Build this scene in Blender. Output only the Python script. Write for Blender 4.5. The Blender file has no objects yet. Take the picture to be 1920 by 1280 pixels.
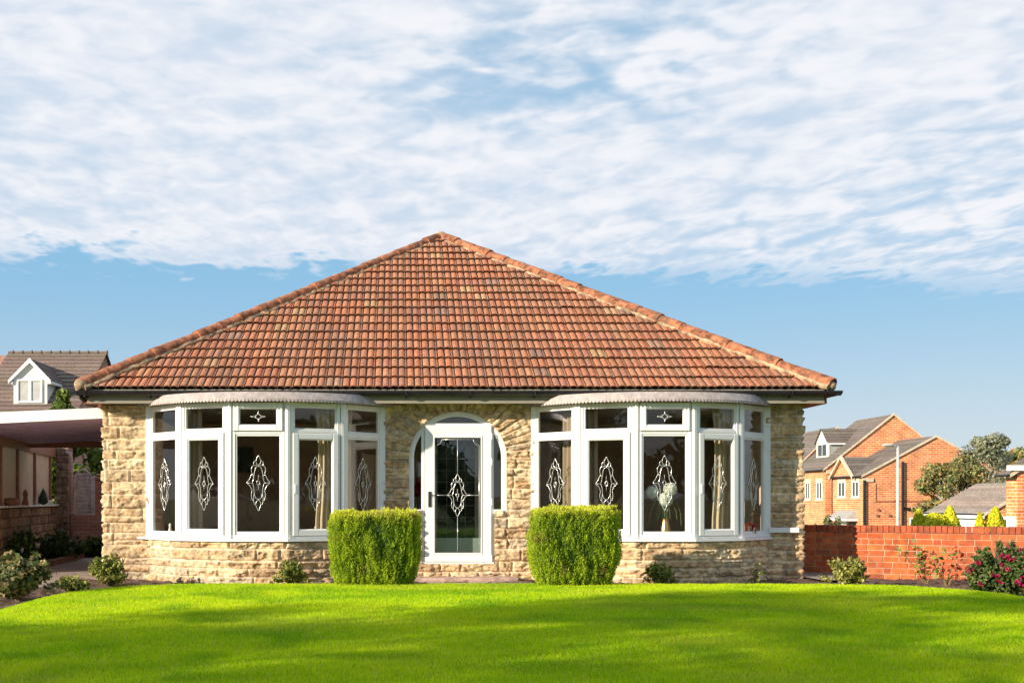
import bpy, math, random
import numpy as np
from mathutils import Vector
random.seed(7); RNG = np.random.default_rng(7)
SC = bpy.context.scene; COL = SC.collection
# ------------------------------------------------------------------ camera
F = 2032.0; PX0 = 745.0; PY0 = 935.0; EYE = 1.22     # photo pixels (1920 x 1280)
cd = bpy.data.cameras.new('camera'); cam = bpy.data.objects.new('camera', cd); COL.objects.link(cam)
cam.location = (0, 0, EYE); cam.rotation_euler = (math.radians(90), 0, 0)
cd.sensor_width = 36; cd.lens = F/1920*36
cd.shift_x = (960-PX0)/1920; cd.shift_y = (PY0-640)/1920
cd.clip_start = .1; cd.clip_end = 5000
SC.camera = cam
def px(p, Y): return (p-PX0)/F*Y
def pz(q, Y): return EYE+(PY0-q)/F*Y
# ------------------------------------------------------------------ light
SUN_EL = math.radians(17.5)
sh = Vector((-1.75, -1.0)).normalized()
sund = Vector((sh.x*math.cos(SUN_EL), sh.y*math.cos(SUN_EL), math.sin(SUN_EL)))
sl = bpy.data.lights.new('sun', 'SUN'); sl.energy = 5.0; sl.angle = math.radians(.5); sl.color = (1, .88, .70)
so = bpy.data.objects.new('sun', sl); COL.objects.link(so); so.location = (-20, -12, 12)
so.rotation_euler = sund.to_track_quat('Z', 'Y').to_euler()
SC.view_settings.view_transform = 'Standard'; SC.view_settings.look = 'None'
SC.view_settings.exposure = 0.7; SC.view_settings.gamma = 1
SC.view_settings.use_curve_mapping = False

W_ = bpy.data.worlds.new('World'); SC.world = W_; W_.use_nodes = True
class NT:
    """tiny node helper"""
    def __init__(s, tree): s.t = tree; s.t.nodes.clear()
    def n(s, typ, **kw):
        nd = s.t.nodes.new(typ)
        for k, v in kw.items():
            if k.startswith('i_'):
                key = k[2:]; key = int(key) if key.isdigit() else key.replace('_', ' ')
                s.set(nd.inputs[key], v)
            else: setattr(nd, k, v)
        return nd
    def set(s, sock, v):
        if hasattr(v, 'is_output') or isinstance(v, bpy.types.NodeSocket): s.t.links.new(v, sock)
        else: sock.default_value = v
    def math(s, op, a, b=0.0, c=None, clamp=False):
        nd = s.t.nodes.new('ShaderNodeMath'); nd.operation = op; nd.use_clamp = clamp
        s.set(nd.inputs[0], a); s.set(nd.inputs[1], b)
        if c is not None: s.set(nd.inputs[2], c)
        return nd.outputs[0]
    def ss(s, x, a, b, lo=0.0, hi=1.0):
        nd = s.t.nodes.new('ShaderNodeMapRange'); nd.interpolation_type = 'SMOOTHSTEP'
        s.set(nd.inputs[0], x); nd.inputs[1].default_value = a; nd.inputs[2].default_value = b
        nd.inputs[3].default_value = lo; nd.inputs[4].default_value = hi
        return nd.outputs[0]
    def mix(s, f, a, b, mode='MIX'):
        nd = s.t.nodes.new('ShaderNodeMix'); nd.data_type = 'RGBA'; nd.blend_type = mode
        s.set(nd.inputs[0], f); s.set(nd.inputs[6], a); s.set(nd.inputs[7], b)
        return nd.outputs[2]
    def noise(s, vec, scale, detail=4, rough=.5, dist=0.0, out='Fac'):
        nd = s.t.nodes.new('ShaderNodeTexNoise')
        if vec is not None: s.set(nd.inputs['Vector'], vec)
        nd.inputs['Scale'].default_value = scale; nd.inputs['Detail'].default_value = detail
        nd.inputs['Roughness'].default_value = rough; nd.inputs['Distortion'].default_value = dist
        return nd.outputs[out]
def c4(c): return (c[0], c[1], c[2], 1.0)

w = NT(W_.node_tree)
sky = w.n('ShaderNodeTexSky'); sky.sky_type = 'NISHITA'; sky.sun_disc = False
sky.sun_elevation = SUN_EL; sky.sun_rotation = math.atan2(sund.x, sund.y) % (2*math.pi)
sky.air_density = 1.0; sky.dust_density = .6; sky.ozone_density = 1.6
tc = w.n('ShaderNodeTexCoord'); sp = w.n('ShaderNodeSeparateXYZ', i_0=tc.outputs['Generated'])
zc = w.math('MAXIMUM', sp.outputs[2], .02)
cx = w.math('DIVIDE', sp.outputs[0], zc); cy = w.math('DIVIDE', sp.outputs[1], zc)
cp = w.n('ShaderNodeCombineXYZ', i_0=cx, i_1=cy)
lv = w.math('MULTIPLY', w.math('LOGARITHM', w.math('MAXIMUM', w.math('ABSOLUTE', cy), .05), math.e), 2.6)
cq = w.n('ShaderNodeCombineXYZ', i_0=cx, i_1=lv)      # softened perspective so the puffs keep their height near the rim
mp = w.n('ShaderNodeMapping', i_Vector=cq.outputs[0], i_Rotation=(0, 0, math.radians(24)), i_Scale=(.8, 2.0, 1))
AT2 = w.math('MAXIMUM', sp.outputs[1], .05)
az = w.math('DIVIDE', sp.outputs[0], AT2); el = w.math('DIVIDE', sp.outputs[2], AT2)
lv = w.math('MULTIPLY', w.math('LOGARITHM', w.math('MAXIMUM', w.math('ABSOLUTE', cy), .05), math.e), 2.4)
cq = w.n('ShaderNodeCombineXYZ', i_0=cx, i_1=lv)      # softened perspective so the puffs keep their height near the rim
def mapped(rot, sx, sy, off=(0, 0, 0)):
    r1 = w.n('ShaderNodeMapping', i_Vector=cq.outputs[0], i_Rotation=(0, 0, math.radians(rot)), i_Location=off)
    return w.n('ShaderNodeMapping', i_Vector=r1.outputs[0], i_Scale=(sx, sy, 1)).outputs[0]
ROT = 24
nbig = w.noise(mapped(ROT, .55, .8), .9, 3, .5)
nroll = w.noise(mapped(ROT, .72, 1.35), 2.3, 5, .52, .25)       # long soft rolls
npuff = w.noise(mapped(ROT, 1.0, 1.0), 7.2, 2.5, .45, .5)         # rounded puffs
npuff2 = w.noise(mapped(ROT, 1.05, 1.0), 17.0, 3, .5, .3)
# lower rim of the cloud sheet, ragged and lower towards the right
rim = w.math('ADD', cy, w.math('MULTIPLY', w.math('SUBTRACT', npuff, .5), 1.3))
rim = w.math('ADD', rim, w.math('MULTIPLY', w.math('SUBTRACT', nroll, .5), 1.3))
rim = w.math('ADD', rim, w.math('MULTIPLY', w.math('SUBTRACT', npuff2, .5), .5))
rim = w.math('SUBTRACT', rim, w.math('MULTIPLY', w.math('ADD', cx, 1.6), .13))
edge = w.ss(rim, 4.2, 4.65, 1.0, 0.0)
tex = w.math('ADD', w.math('MULTIPLY', nroll, .38), w.math('MULTIPLY', npuff, .46))
tex = w.math('ADD', tex, w.math('MULTIPLY', npuff2, .16))
# thinner towards the low right and in a patch right of the middle
thin = w.math('MULTIPLY', w.ss(w.math('ADD', cx, w.math('MULTIPLY', cy, .55)), 2.2, 4.4), .115)
hole = w.n('ShaderNodeVectorMath', operation='DISTANCE', i_0=cp.outputs[0], i_1=(.42, 2.50, 0)).outputs['Value']
dens = w.math('SUBTRACT', w.math('ADD', tex, w.math('MULTIPLY', w.math('SUBTRACT', nbig, .5), .30)), thin)
dens = w.math('SUBTRACT', dens, w.ss(hole, .0, .75, .125, 0.0))
body = w.ss(w.math('ADD', tex, w.math('MULTIPLY', w.math('SUBTRACT', nbig, .5), .2)), .36, .64)
clear = w.math('ADD', w.ss(hole, .10, .80, .55, 0.0), w.math('MULTIPLY', thin, 3.2), clamp=True)
veil = w.math('SUBTRACT', .84, clear)
k_ = w.ss(dens, .27, .50)
cov = w.math('MULTIPLY', w.math('ADD', w.math('MULTIPLY', veil, w.math('SUBTRACT', 1.0, k_)), k_, clamp=True), edge)
cov = w.math('MULTIPLY', cov, w.ss(sp.outputs[1], -.1, .45, .42, 1.0))      # cover cut away from the house side to hold down ambient on the facade
ccol = w.mix(body, (.66, .75, .87, 1), (.92, .925, .965, 1))
skyc = w.mix(1.0, sky.outputs[0], (.12, .12, .12, 1), 'MULTIPLY')
target = w.mix(w.ss(sp.outputs[2], .0, .22), (.64, .73, .81, 1), (.285, .57, .83, 1))
target = w.mix(w.ss(sp.outputs[2], .22, .8), target, (.17, .29, .48, 1))
skyc = w.mix(.85, skyc, target)
full = w.mix(w.math('MULTIPLY', cov, .98), skyc, ccol)
low = w.math('LESS_THAN', sp.outputs[2], 0.0)
full = w.mix(low, full, (.25, .27, .25, 1))
bg = w.n('ShaderNodeBackground', i_Color=full, i_Strength=.617)
wo = w.n('ShaderNodeOutputWorld', i_Surface=bg.outputs[0])

# ------------------------------------------------------------------ helpers
WP = {}
def tag(o, label=None, cat=None, group=None, kind=None):
    if label: o['label'] = label
    if cat: o['category'] = cat
    if group: o['group'] = group
    if kind: o['kind'] = kind
    return o
def thing(name, loc, label, cat, group=None):
    o = bpy.data.objects.new(name, None); COL.objects.link(o); o.location = loc; o.empty_display_size = .2
    WP[o.name] = Vector(loc); return tag(o, label, cat, group)
def link_mesh(name, V, Fc, mat, parent=None, smooth=False, cols=None, origin=None, uv=None):
    V = np.asarray(V, dtype=np.float64).reshape(-1, 3)
    if origin is None:
        mn = V.min(0); mx = V.max(0); origin = ((mn[0]+mx[0])/2, (mn[1]+mx[1])/2, mn[2])
    og = np.array(origin)
    me = bpy.data.meshes.new(name)
    if isinstance(Fc, np.ndarray):
        k = Fc.shape[1]; nf = Fc.shape[0]
        me.vertices.add(len(V)); me.vertices.foreach_set('co', (V-og).astype(np.float32).ravel())
        me.loops.add(nf*k); me.loops.foreach_set('vertex_index', Fc.astype(np.int32).ravel())
        me.polygons.add(nf); me.polygons.foreach_set('loop_start', np.arange(0, nf*k, k, dtype=np.int32))
        me.update(calc_edges=True)
    else:
        me.from_pydata((V-og).tolist(), [], Fc); me.update()
    if cols is not None:
        cols = np.asarray(cols, dtype=np.float32)
        dom = 'FACE' if len(cols) == len(me.polygons) and len(cols) != len(V) else 'POINT'
        at = me.attributes.new('Col', 'FLOAT_COLOR', dom)
        if cols.shape[1] == 3: cols = np.hstack([cols, np.ones((len(cols), 1), np.float32)])
        at.data.foreach_set('color', cols.ravel())
    if smooth: me.polygons.foreach_set('use_smooth', np.ones(len(me.polygons), dtype=bool))
    me.materials.append(mat)
    o = bpy.data.objects.new(name, me); COL.objects.link(o)
    p = WP[parent.name] if parent is not None else Vector((0, 0, 0))
    if parent is not None: o.parent = parent
    o.location = Vector(origin)-p
    WP[o.name] = Vector(origin)
    return o
class MB:
    def __init__(s): s.v = []; s.f = []; s.c = []; s.cur = None
    def add(s, vs, fs):
        b = len(s.v); s.v += [tuple(v) for v in vs]; s.f += [tuple(b+i for i in f) for f in fs]
        s.c += [s.cur]*len(fs)
    def box(s, x0, x1, y0, y1, z0, z1):
        s.add([(x0,y0,z0),(x1,y0,z0),(x1,y1,z0),(x0,y1,z0),(x0,y0,z1),(x1,y0,z1),(x1,y1,z1),(x0,y1,z1)],
              [(0,3,2,1),(4,5,6,7),(0,1,5,4),(1,2,6,5),(2,3,7,6),(3,0,4,7)]); return s
    def obox(s, o, u, n, u0, u1, n0, n1, z0, z1, bev=0.0):
        """box in a frame: o origin (x,y), u along, n outward"""
        def P(a, b, z): return (o[0]+u[0]*a+n[0]*b, o[1]+u[1]*a+n[1]*b, z)
        if bev <= 0:
            s.add([P(u0,n0,z0),P(u1,n0,z0),P(u1,n1,z0),P(u0,n1,z0),P(u0,n0,z1),P(u1,n0,z1),P(u1,n1,z1),P(u0,n1,z1)],
                  [(0,3,2,1),(4,5,6,7),(0,1,5,4),(1,2,6,5),(2,3,7,6),(3,0,4,7)])
        else:
            b = bev; vs = [P(u0,n0,z0),P(u1,n0,z0),P(u1,n0,z1),P(u0,n0,z1),
                P(u0,n1-b,z0),P(u1,n1-b,z0),P(u1,n1-b,z1),P(u0,n1-b,z1),
                P(u0+b,n1,z0+b),P(u1-b,n1,z0+b),P(u1-b,n1,z1-b),P(u0+b,n1,z1-b)]
            s.add(vs, [(0,3,2,1),(0,1,5,4),(1,2,6,5),(2,3,7,6),(3,0,4,7),(4,5,9,8),(5,6,10,9),(6,7,11,10),(7,4,8,11),(8,9,10,11)])
        return s
    def frame(s, o, u, n, u0, u1, z0, z1, t, n0, n1, bev=0.0, tb=None):
        tb = t if tb is None else tb
        s.obox(o,u,n,u0,u0+t,n0,n1,z0,z1,bev); s.obox(o,u,n,u1-t,u1,n0,n1,z0,z1,bev)
        s.obox(o,u,n,u0+t,u1-t,n0,n1-.0015,z1-t,z1,bev); s.obox(o,u,n,u0+t,u1-t,n0,n1-.0015,z0,z0+tb,bev); return s
    def tube(s, pts, r, k=6, cap=True):
        pts = [Vector(p) for p in pts]; n = len(pts)
        rs = r if isinstance(r, (list, tuple)) else [r]*n
        vs = []; up = None
        for i, p in enumerate(pts):
            d = (pts[min(i+1, n-1)]-pts[max(i-1, 0)])
            d = d.normalized() if d.length > 1e-9 else Vector((0, 0, 1))
            if up is None:
                a = Vector((0,0,1)) if abs(d.z) < .9 else Vector((1,0,0)); up = d.cross(a).normalized()
            up = (up-d*up.dot(d)).normalized(); w2 = d.cross(up)
            for j in range(k):
                a = 2*math.pi*j/k; vs.append(p+(up*math.cos(a)+w2*math.sin(a))*rs[i])
        fs = []
        for i in range(n-1):
            for j in range(k): fs.append((i*k+j, i*k+(j+1)%k, (i+1)*k+(j+1)%k, (i+1)*k+j))
        if cap: fs.append(tuple(range(k-1, -1, -1))); fs.append(tuple((n-1)*k+j for j in range(k)))
        s.add(vs, fs); return s
    def lathe(s, c, prof, k=16):
        vs = []; fs = []
        for r, z in prof:
            for j in range(k):
                a = 2*math.pi*j/k; vs.append((c[0]+r*math.cos(a), c[1]+r*math.sin(a), c[2]+z))
        m = len(prof)
        for i in range(m-1):
            for j in range(k): fs.append((i*k+j, i*k+(j+1)%k, (i+1)*k+(j+1)%k, (i+1)*k+j))
        fs.append(tuple(range(k-1,-1,-1))); fs.append(tuple((m-1)*k+j for j in range(k)))
        s.add(vs, fs); return s
    def ball(s, c, r, sx=1, sy=1, sz=1, k=12, m=8):
        prof = [(max(r*math.sin(math.pi*i/m), .0005), -r*math.cos(math.pi*i/m)) for i in range(m+1)]
        vs = []; fs = []
        for rr, z in prof:
            for j in range(k):
                a = 2*math.pi*j/k; vs.append((c[0]+rr*math.cos(a)*sx, c[1]+rr*math.sin(a)*sy, c[2]+z*sz))
        for i in range(m):
            for j in range(k): fs.append((i*k+j, i*k+(j+1)%k, (i+1)*k+(j+1)%k, (i+1)*k+j))
        s.add(vs, fs); return s
    def prism(s, poly, y0, y1):
        """poly in (x,z), extruded along y"""
        n = len(poly); vs = [(x,y0,z) for x,z in poly]+[(x,y1,z) for x,z in poly]
        s.add(vs, [tuple(range(n)), tuple(range(2*n-1, n-1, -1))]+[(i, i+n, (i+1)%n+n, (i+1)%n) for i in range(n)]); return s
    def prismx(s, poly, x0, x1):
        """poly in (y,z), extruded along x"""
        n = len(poly); vs = [(x0,y,z) for y,z in poly]+[(x1,y,z) for y,z in poly]
        s.add(vs, [tuple(range(n-1,-1,-1)), tuple(range(n, 2*n))]+[(i, (i+1)%n, (i+1)%n+n, i+n) for i in range(n)]); return s
    def prismz(s, poly, z0, z1):
        n = len(poly); vs = [(x,y,z0) for x,y in poly]+[(x,y,z1) for x,y in poly]
        s.add(vs, [tuple(range(n-1,-1,-1)), tuple(range(n, 2*n))]+[(i, (i+1)%n, (i+1)%n+n, i+n) for i in range(n)]); return s
    def build(s, name, mat, parent=None, smooth=False, origin=None):
        cols = None
        if any(c is not None for c in s.c): cols = [c if c is not None else (.5,.5,.5) for c in s.c]
        return link_mesh(name, s.v, s.f, mat, parent, smooth, cols, origin)
def spline(pts, seg=4):
    pts = [np.array(p, float) for p in pts]; out = []
    P = [pts[0]]+pts+[pts[-1]]
    for i in range(1, len(P)-2):
        for k in range(seg):
            t = k/seg
            out.append(.5*((2*P[i])+(-P[i-1]+P[i+1])*t+(2*P[i-1]-5*P[i]+4*P[i+1]-P[i+2])*t*t+(-P[i-1]+3*P[i]-3*P[i+1]+P[i+2])*t**3))
    out.append(pts[-1]); return out
def vnoise(x, y, seed=0):
    """value noise on numpy arrays"""
    xi = np.floor(x).astype(np.int64); yi = np.floor(y).astype(np.int64); xf = x-xi; yf = y-yi
    xf = xf*xf*(3-2*xf); yf = yf*yf*(3-2*yf)
    def h(a, b):
        n = (a*374761393+b*668265263+seed*1442695041) & 0xffffffff
        n = ((n ^ (n >> 13))*1274126177) & 0xffffffff
        return ((n ^ (n >> 16)) & 0xffff)/65535.0
    return (h(xi,yi)*(1-xf)+h(xi+1,yi)*xf)*(1-yf)+(h(xi,yi+1)*(1-xf)+h(xi+1,yi+1)*xf)*yf

# ------------------------------------------------------------------ materials
def pmat(name, col, rough=.6, var=.12, nscale=8, bump=0.0, bscale=60, attr=False, metallic=0.0, spec=.5, tint=None, coat=0.0, streak=None):
    m = bpy.data.materials.new(name); m.use_nodes = True; t = NT(m.node_tree)
    tcn = t.n('ShaderNodeTexCoord'); ob = tcn.outputs['Object']
    if attr: base = t.n('ShaderNodeAttribute', attribute_name='Col').outputs['Color']
    else: base = c4(col)
    nz = t.noise(ob, nscale, 6, .6)
    dark = t.mix(1.0, base, c4((1-var*1.6,)*3), 'MULTIPLY'); lite = t.mix(1.0, base, c4((1+var,)*3), 'MULTIPLY')
    cc = t.mix(t.ss(nz, .3, .7), dark, lite)
    if tint is not None:
        cc = t.mix(t.math('MULTIPLY', t.ss(t.noise(ob, nscale*.35, 5, .65), .5, .72), tint[3]), cc, c4(tint))
    if streak is not None:      # weathering that runs in one direction
        smp = t.n('ShaderNodeMapping', i_Vector=ob, i_Scale=streak[0]); sn_ = t.noise(smp.outputs[0], 1.0, 6, .62)
        cc = t.mix(t.math('MULTIPLY', t.ss(sn_, .42, .68), streak[1]), cc, c4(streak[2]))
    b = t.n('ShaderNodeBsdfPrincipled', i_Base_Color=cc, i_Metallic=metallic)
    t.set(b.inputs['Roughness'], t.ss(t.noise(ob, nscale*2.3, 3), .2, .8, max(rough-.08, .02), min(rough+.08, 1)))
    b.inputs['Specular IOR Level'].default_value = spec; b.inputs['Coat Weight'].default_value = coat
    if bump > 0:
        bp = t.n('ShaderNodeBump', i_Strength=bump, i_Distance=.01, i_Height=t.noise(ob, bscale, 5, .65)); t.set(b.inputs['Normal'], bp.outputs[0])
    t.n('ShaderNodeOutputMaterial', i_Surface=b.outputs[0]); return m
def leafmat(name, trans=.35, attr=True, col=(.1,.2,.02), rough=.55, spec=.25):
    m = bpy.data.materials.new(name); m.use_nodes = True; t = NT(m.node_tree)
    base = t.n('ShaderNodeAttribute', attribute_name='Col').outputs['Color'] if attr else c4(col)
    b = t.n('ShaderNodeBsdfPrincipled', i_Base_Color=base, i_Roughness=rough); b.inputs['Specular IOR Level'].default_value = spec
    tr = t.n('ShaderNodeBsdfTranslucent', i_Color=base)
    mx = t.n('ShaderNodeMixShader', i_0=trans, i_1=b.outputs[0], i_2=tr.outputs[0])
    t.n('ShaderNodeOutputMaterial', i_Surface=mx.outputs[0]); return m
def glassmat(name, tint=(.93,.95,.94), refl=1.0, rough=.0):
    m = bpy.data.materials.new(name); m.use_nodes = True; t = NT(m.node_tree)
    tcn = t.n('ShaderNodeTexCoord')
    bp = t.n('ShaderNodeBump', i_Strength=.05, i_Distance=.02, i_Height=t.noise(tcn.outputs['Object'], 2.5, 2))
    geo = t.n('ShaderNodeNewGeometry'); ior = t.math('ADD', 1.5, t.math('MULTIPLY', geo.outputs['Backfacing'], 1/1.5-1.5))
    fr = t.n('ShaderNodeFresnel', i_IOR=ior, i_Normal=bp.outputs[0])
    fac = t.math('MULTIPLY', fr.outputs[0], 1.6*refl, clamp=True)
    tr = t.n('ShaderNodeBsdfTransparent', i_Color=c4(tint)); gl = t.n('ShaderNodeBsdfGlossy', i_Roughness=rough, i_Normal=bp.outputs[0])
    mx = t.n('ShaderNodeMixShader', i_0=fac, i_1=tr.outputs[0], i_2=gl.outputs[0])
    t.n('ShaderNodeOutputMaterial', i_Surface=mx.outputs[0]); return m
def brickmat(name, c1, c2, mortar, bw=.225, bh=.075, bump=.4, var=.25, ms=.012):
    m = bpy.data.materials.new(name); m.use_nodes = True; t = NT(m.node_tree)
    tcn = t.n('ShaderNodeTexCoord'); s3 = t.n('ShaderNodeSeparateXYZ', i_0=tcn.outputs['Object'])
    uv = t.n('ShaderNodeCombineXYZ', i_0=t.math('ADD', s3.outputs[0], s3.outputs[1]), i_1=s3.outputs[2])
    br = t.n('ShaderNodeTexBrick', i_Vector=uv.outputs[0], i_Color1=c4(c1), i_Color2=c4(c2), i_Mortar=c4(mortar))
    br.inputs['Scale'].default_value = 1; br.inputs['Brick Width'].default_value = bw; br.inputs['Row Height'].default_value = bh
    br.inputs['Mortar Size'].default_value = ms; br.inputs['Mortar Smooth'].default_value = .1
    nz = t.noise(tcn.outputs['Object'], 1.1, 5, .7)
    cc = t.mix(t.ss(nz, .3, .7), t.mix(1.0, br.outputs[0], c4((1-var,)*3), 'MULTIPLY'), t.mix(1.0, br.outputs[0], c4((1+var,)*3), 'MULTIPLY'))
    st_ = t.n('ShaderNodeMapping', i_Vector=uv.outputs[0], i_Scale=(.7, 5, 1)); pale = t.math('MULTIPLY', t.ss(t.noise(st_.outputs[0], 1.6, 4, .65), .5, .66), .55)
    cc = t.mix(pale, cc, c4(tuple(min(1, v*1.1+.18) for v in c2)))
    b = t.n('ShaderNodeBsdfPrincipled', i_Base_Color=cc, i_Roughness=.85)
    bp = t.n('ShaderNodeBump', i_Strength=bump, i_Distance=.01, i_Height=t.math('SUBTRACT', 1.0, br.outputs[1])); t.set(b.inputs['Normal'], bp.outputs[0])
    t.n('ShaderNodeOutputMaterial', i_Surface=b.outputs[0]); return m
M = dict(
 upvc = pmat('white_upvc', (.84,.835,.825), .3, .02, 3),
 stone = pmat('sandstone', None, .9, .28, 11, .6, 90, attr=True),
 stoneplain = brickmat('sandstone_side', (.42,.31,.18), (.36,.26,.15), (.4,.34,.25), .5, .2),
 tile = pmat('roof_tile', None, .85, .22, 26, .35, 120, attr=True, tint=(.40,.30,.16,.35), streak=((2.6,.55,.55), .45, (.20,.12,.08))),
 hip = pmat('hip_tile', (.38,.14,.066), .88, .45, 9, .8, 60, tint=(.16,.085,.05,.9)),
 mortar = pmat('hip_mortar', (.46,.33,.20), .95, .3, 10, .8, 50, tint=(.12,.09,.07,.8)),
 gutter = pmat('gutter_black', (.018,.018,.022), .3, .2, 4),
 fascia = pmat('fascia_cream', (.29,.26,.20), .5, .06, 3),
 redsoffit = pmat('terracotta_paint', (.5,.13,.06), .6, .1, 4),
 canopy = pmat('lead_grey_canopy', (.43,.365,.345), .55, .14, 14, .25, 40),
 lead = pmat('bevel_lead', (.80,.80,.76), .22, .1, 40, metallic=.6),
 glass = glassmat('window_glass'),
 dglass = glassmat('door_glass', (.75,.8,.78)),
 rroom = pmat('room_wall', (.66,.49,.37), .8, .1, 2),
 rfloor = pmat('room_carpet', (.30,.22,.16), .95, .2, 20),
 rceil = pmat('room_ceiling', (.35,.31,.26), .9, .03, 2),
 curtain = leafmat('cream_curtain', .45, False, (.80,.68,.50), .9),
 curtain2 = leafmat('taupe_curtain', .4, False, (.50,.40,.29), .9),
 porc = pmat('white_porcelain', (.78,.74,.66), .25, .03, 10),
 darkmetal = pmat('dark_metal', (.03,.03,.03), .35, .1, 20),
 steel = pmat('galvanised_steel', (.60,.60,.58), .45, .1, 6, metallic=.2),
 wood = pmat('fence_wood', (.56,.42,.40), .8, .2, 8, .3, 40),
 redwood = pmat('red_gate_wood', (.42,.16,.12), .7, .2, 8, .3, 40),
 brownframe = pmat('brown_frame', (.26,.12,.08), .5, .1, 8),
 blind = pmat('cream_blind', (.86,.74,.60), .85, .05, 3),
 purple = pmat('carport_lining', (.42,.33,.56), .6, .12, 3),
 soil = pmat('bed_soil', (.13,.075,.05), .98, .4, 30, 1.0, 40),
 path = pmat('path_concrete', (.30,.24,.21), .9, .2, 6, .4, 60),
 step = pmat('step_stone', (.48,.33,.27), .85, .25, 7, .5, 60),
 bark = pmat('bark', (.16,.12,.085), .9, .3, 14, .7, 40),
 palebark = pmat('pale_bark', (.5,.45,.38), .85, .3, 14, .5, 40),
 leaf = leafmat('leaf', .3), grass = leafmat('grass_blade', .45, rough=.9, spec=.04), petal = leafmat('petal', .3),
 brickA = brickmat('orange_brick', (.78,.25,.078), (.54,.125,.04), (.74,.46,.26), .42, .15, .4, .25, .022),
 brickdark = brickmat('dark_red_brick', (.46,.17,.11), (.38,.14,.09), (.38,.26,.2), .24, .08),
 brickN = brickmat('neighbour_brick', (.36,.12,.07), (.28,.09,.05), (.4,.3,.25)),
 mstone = pmat('stone_lintel', (.62,.52,.38), .85, .1, 3),
 slate = pmat('concrete_roof_tile', None, .85, .2, 9, .2, 60, attr=True),
 gwhite = pmat('white_render', (.78,.76,.70), .6, .04, 3),
 greych = pmat('grey_cladding', (.33,.34,.33), .7, .08, 3),
 brickgeo = pmat('wall_brick', None, .85, .24, 9, .4, 120, attr=True, streak=((1.5, 1.5, .7), .35, (.22,.08,.05))),
 seal = pmat('grey_seal', (.16,.155,.15), .6, .05, 5),
 dark = pmat('dark_glass', (.03,.035,.04), .08, .1, 2, spec=.8),
 gold = pmat('gilt_vase', (.45,.26,.09), .3, .1, 10, metallic=.5),
 pic = pmat('picture_dark', (.02,.025,.03), .4, .1, 4),
)
def col_jit(c, v, rng=random): k = 1+rng.uniform(-v, v); return tuple(max(0, x*k*(1+rng.uniform(-v*.3, v*.3))) for x in c)

# ------------------------------------------------------------------ ground
def terrain_z(x, y):
    a = np.clip((x-9.8)/15.0, 0, 1); a = a*a*(3-2*a)
    b = np.clip((y-27)/20.0, 0, 1); b = b*b*(3-2*b)
    return -1.95*np.maximum(a, b*.95)*1.0
def build_ground():
    xs = np.concatenate([[-2500,-900,-300,-120,-60], np.arange(-40, 60, 1.6), [70,100,200,500,1100,2500]])
    ys = np.concatenate([[-2500,-800,-200,-80,-40], np.arange(-20, 100, 1.6), [110,140,200,400,1000,3500]])
    X, Y = np.meshgrid(xs, ys, indexing='ij'); Z = terrain_z(X, Y)-.012
    nx, ny = X.shape; V = np.stack([X, Y, Z], -1).reshape(-1, 3)
    i = np.arange(nx-1)[:, None]; j = np.arange(ny-1)[None, :]; a = (i*ny+j).ravel()
    Fc = np.stack([a, a+ny, a+ny+1, a+1], 1)
    m = bpy.data.materials.new('ground_grass'); m.use_nodes = True; t = NT(m.node_tree)
    tcn = t.n('ShaderNodeTexCoord')
    cc = t.mix(t.ss(t.noise(tcn.outputs['Object'], .6, 8, .65), .35, .65), (.05,.085,.015,1), (.10,.12,.03,1))
    b = t.n('ShaderNodeBsdfPrincipled', i_Base_Color=cc, i_Roughness=.95)
    bp = t.n('ShaderNodeBump', i_Strength=.6, i_Distance=.05, i_Height=t.noise(tcn.outputs['Object'], 12, 5, .7)); t.set(b.inputs['Normal'], bp.outputs[0])
    t.n('ShaderNodeOutputMaterial', i_Surface=b.outputs[0])
    tag(link_mesh('ground', V, Fc, m, smooth=True, origin=(0,0,0)), kind='structure')
build_ground()
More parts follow.
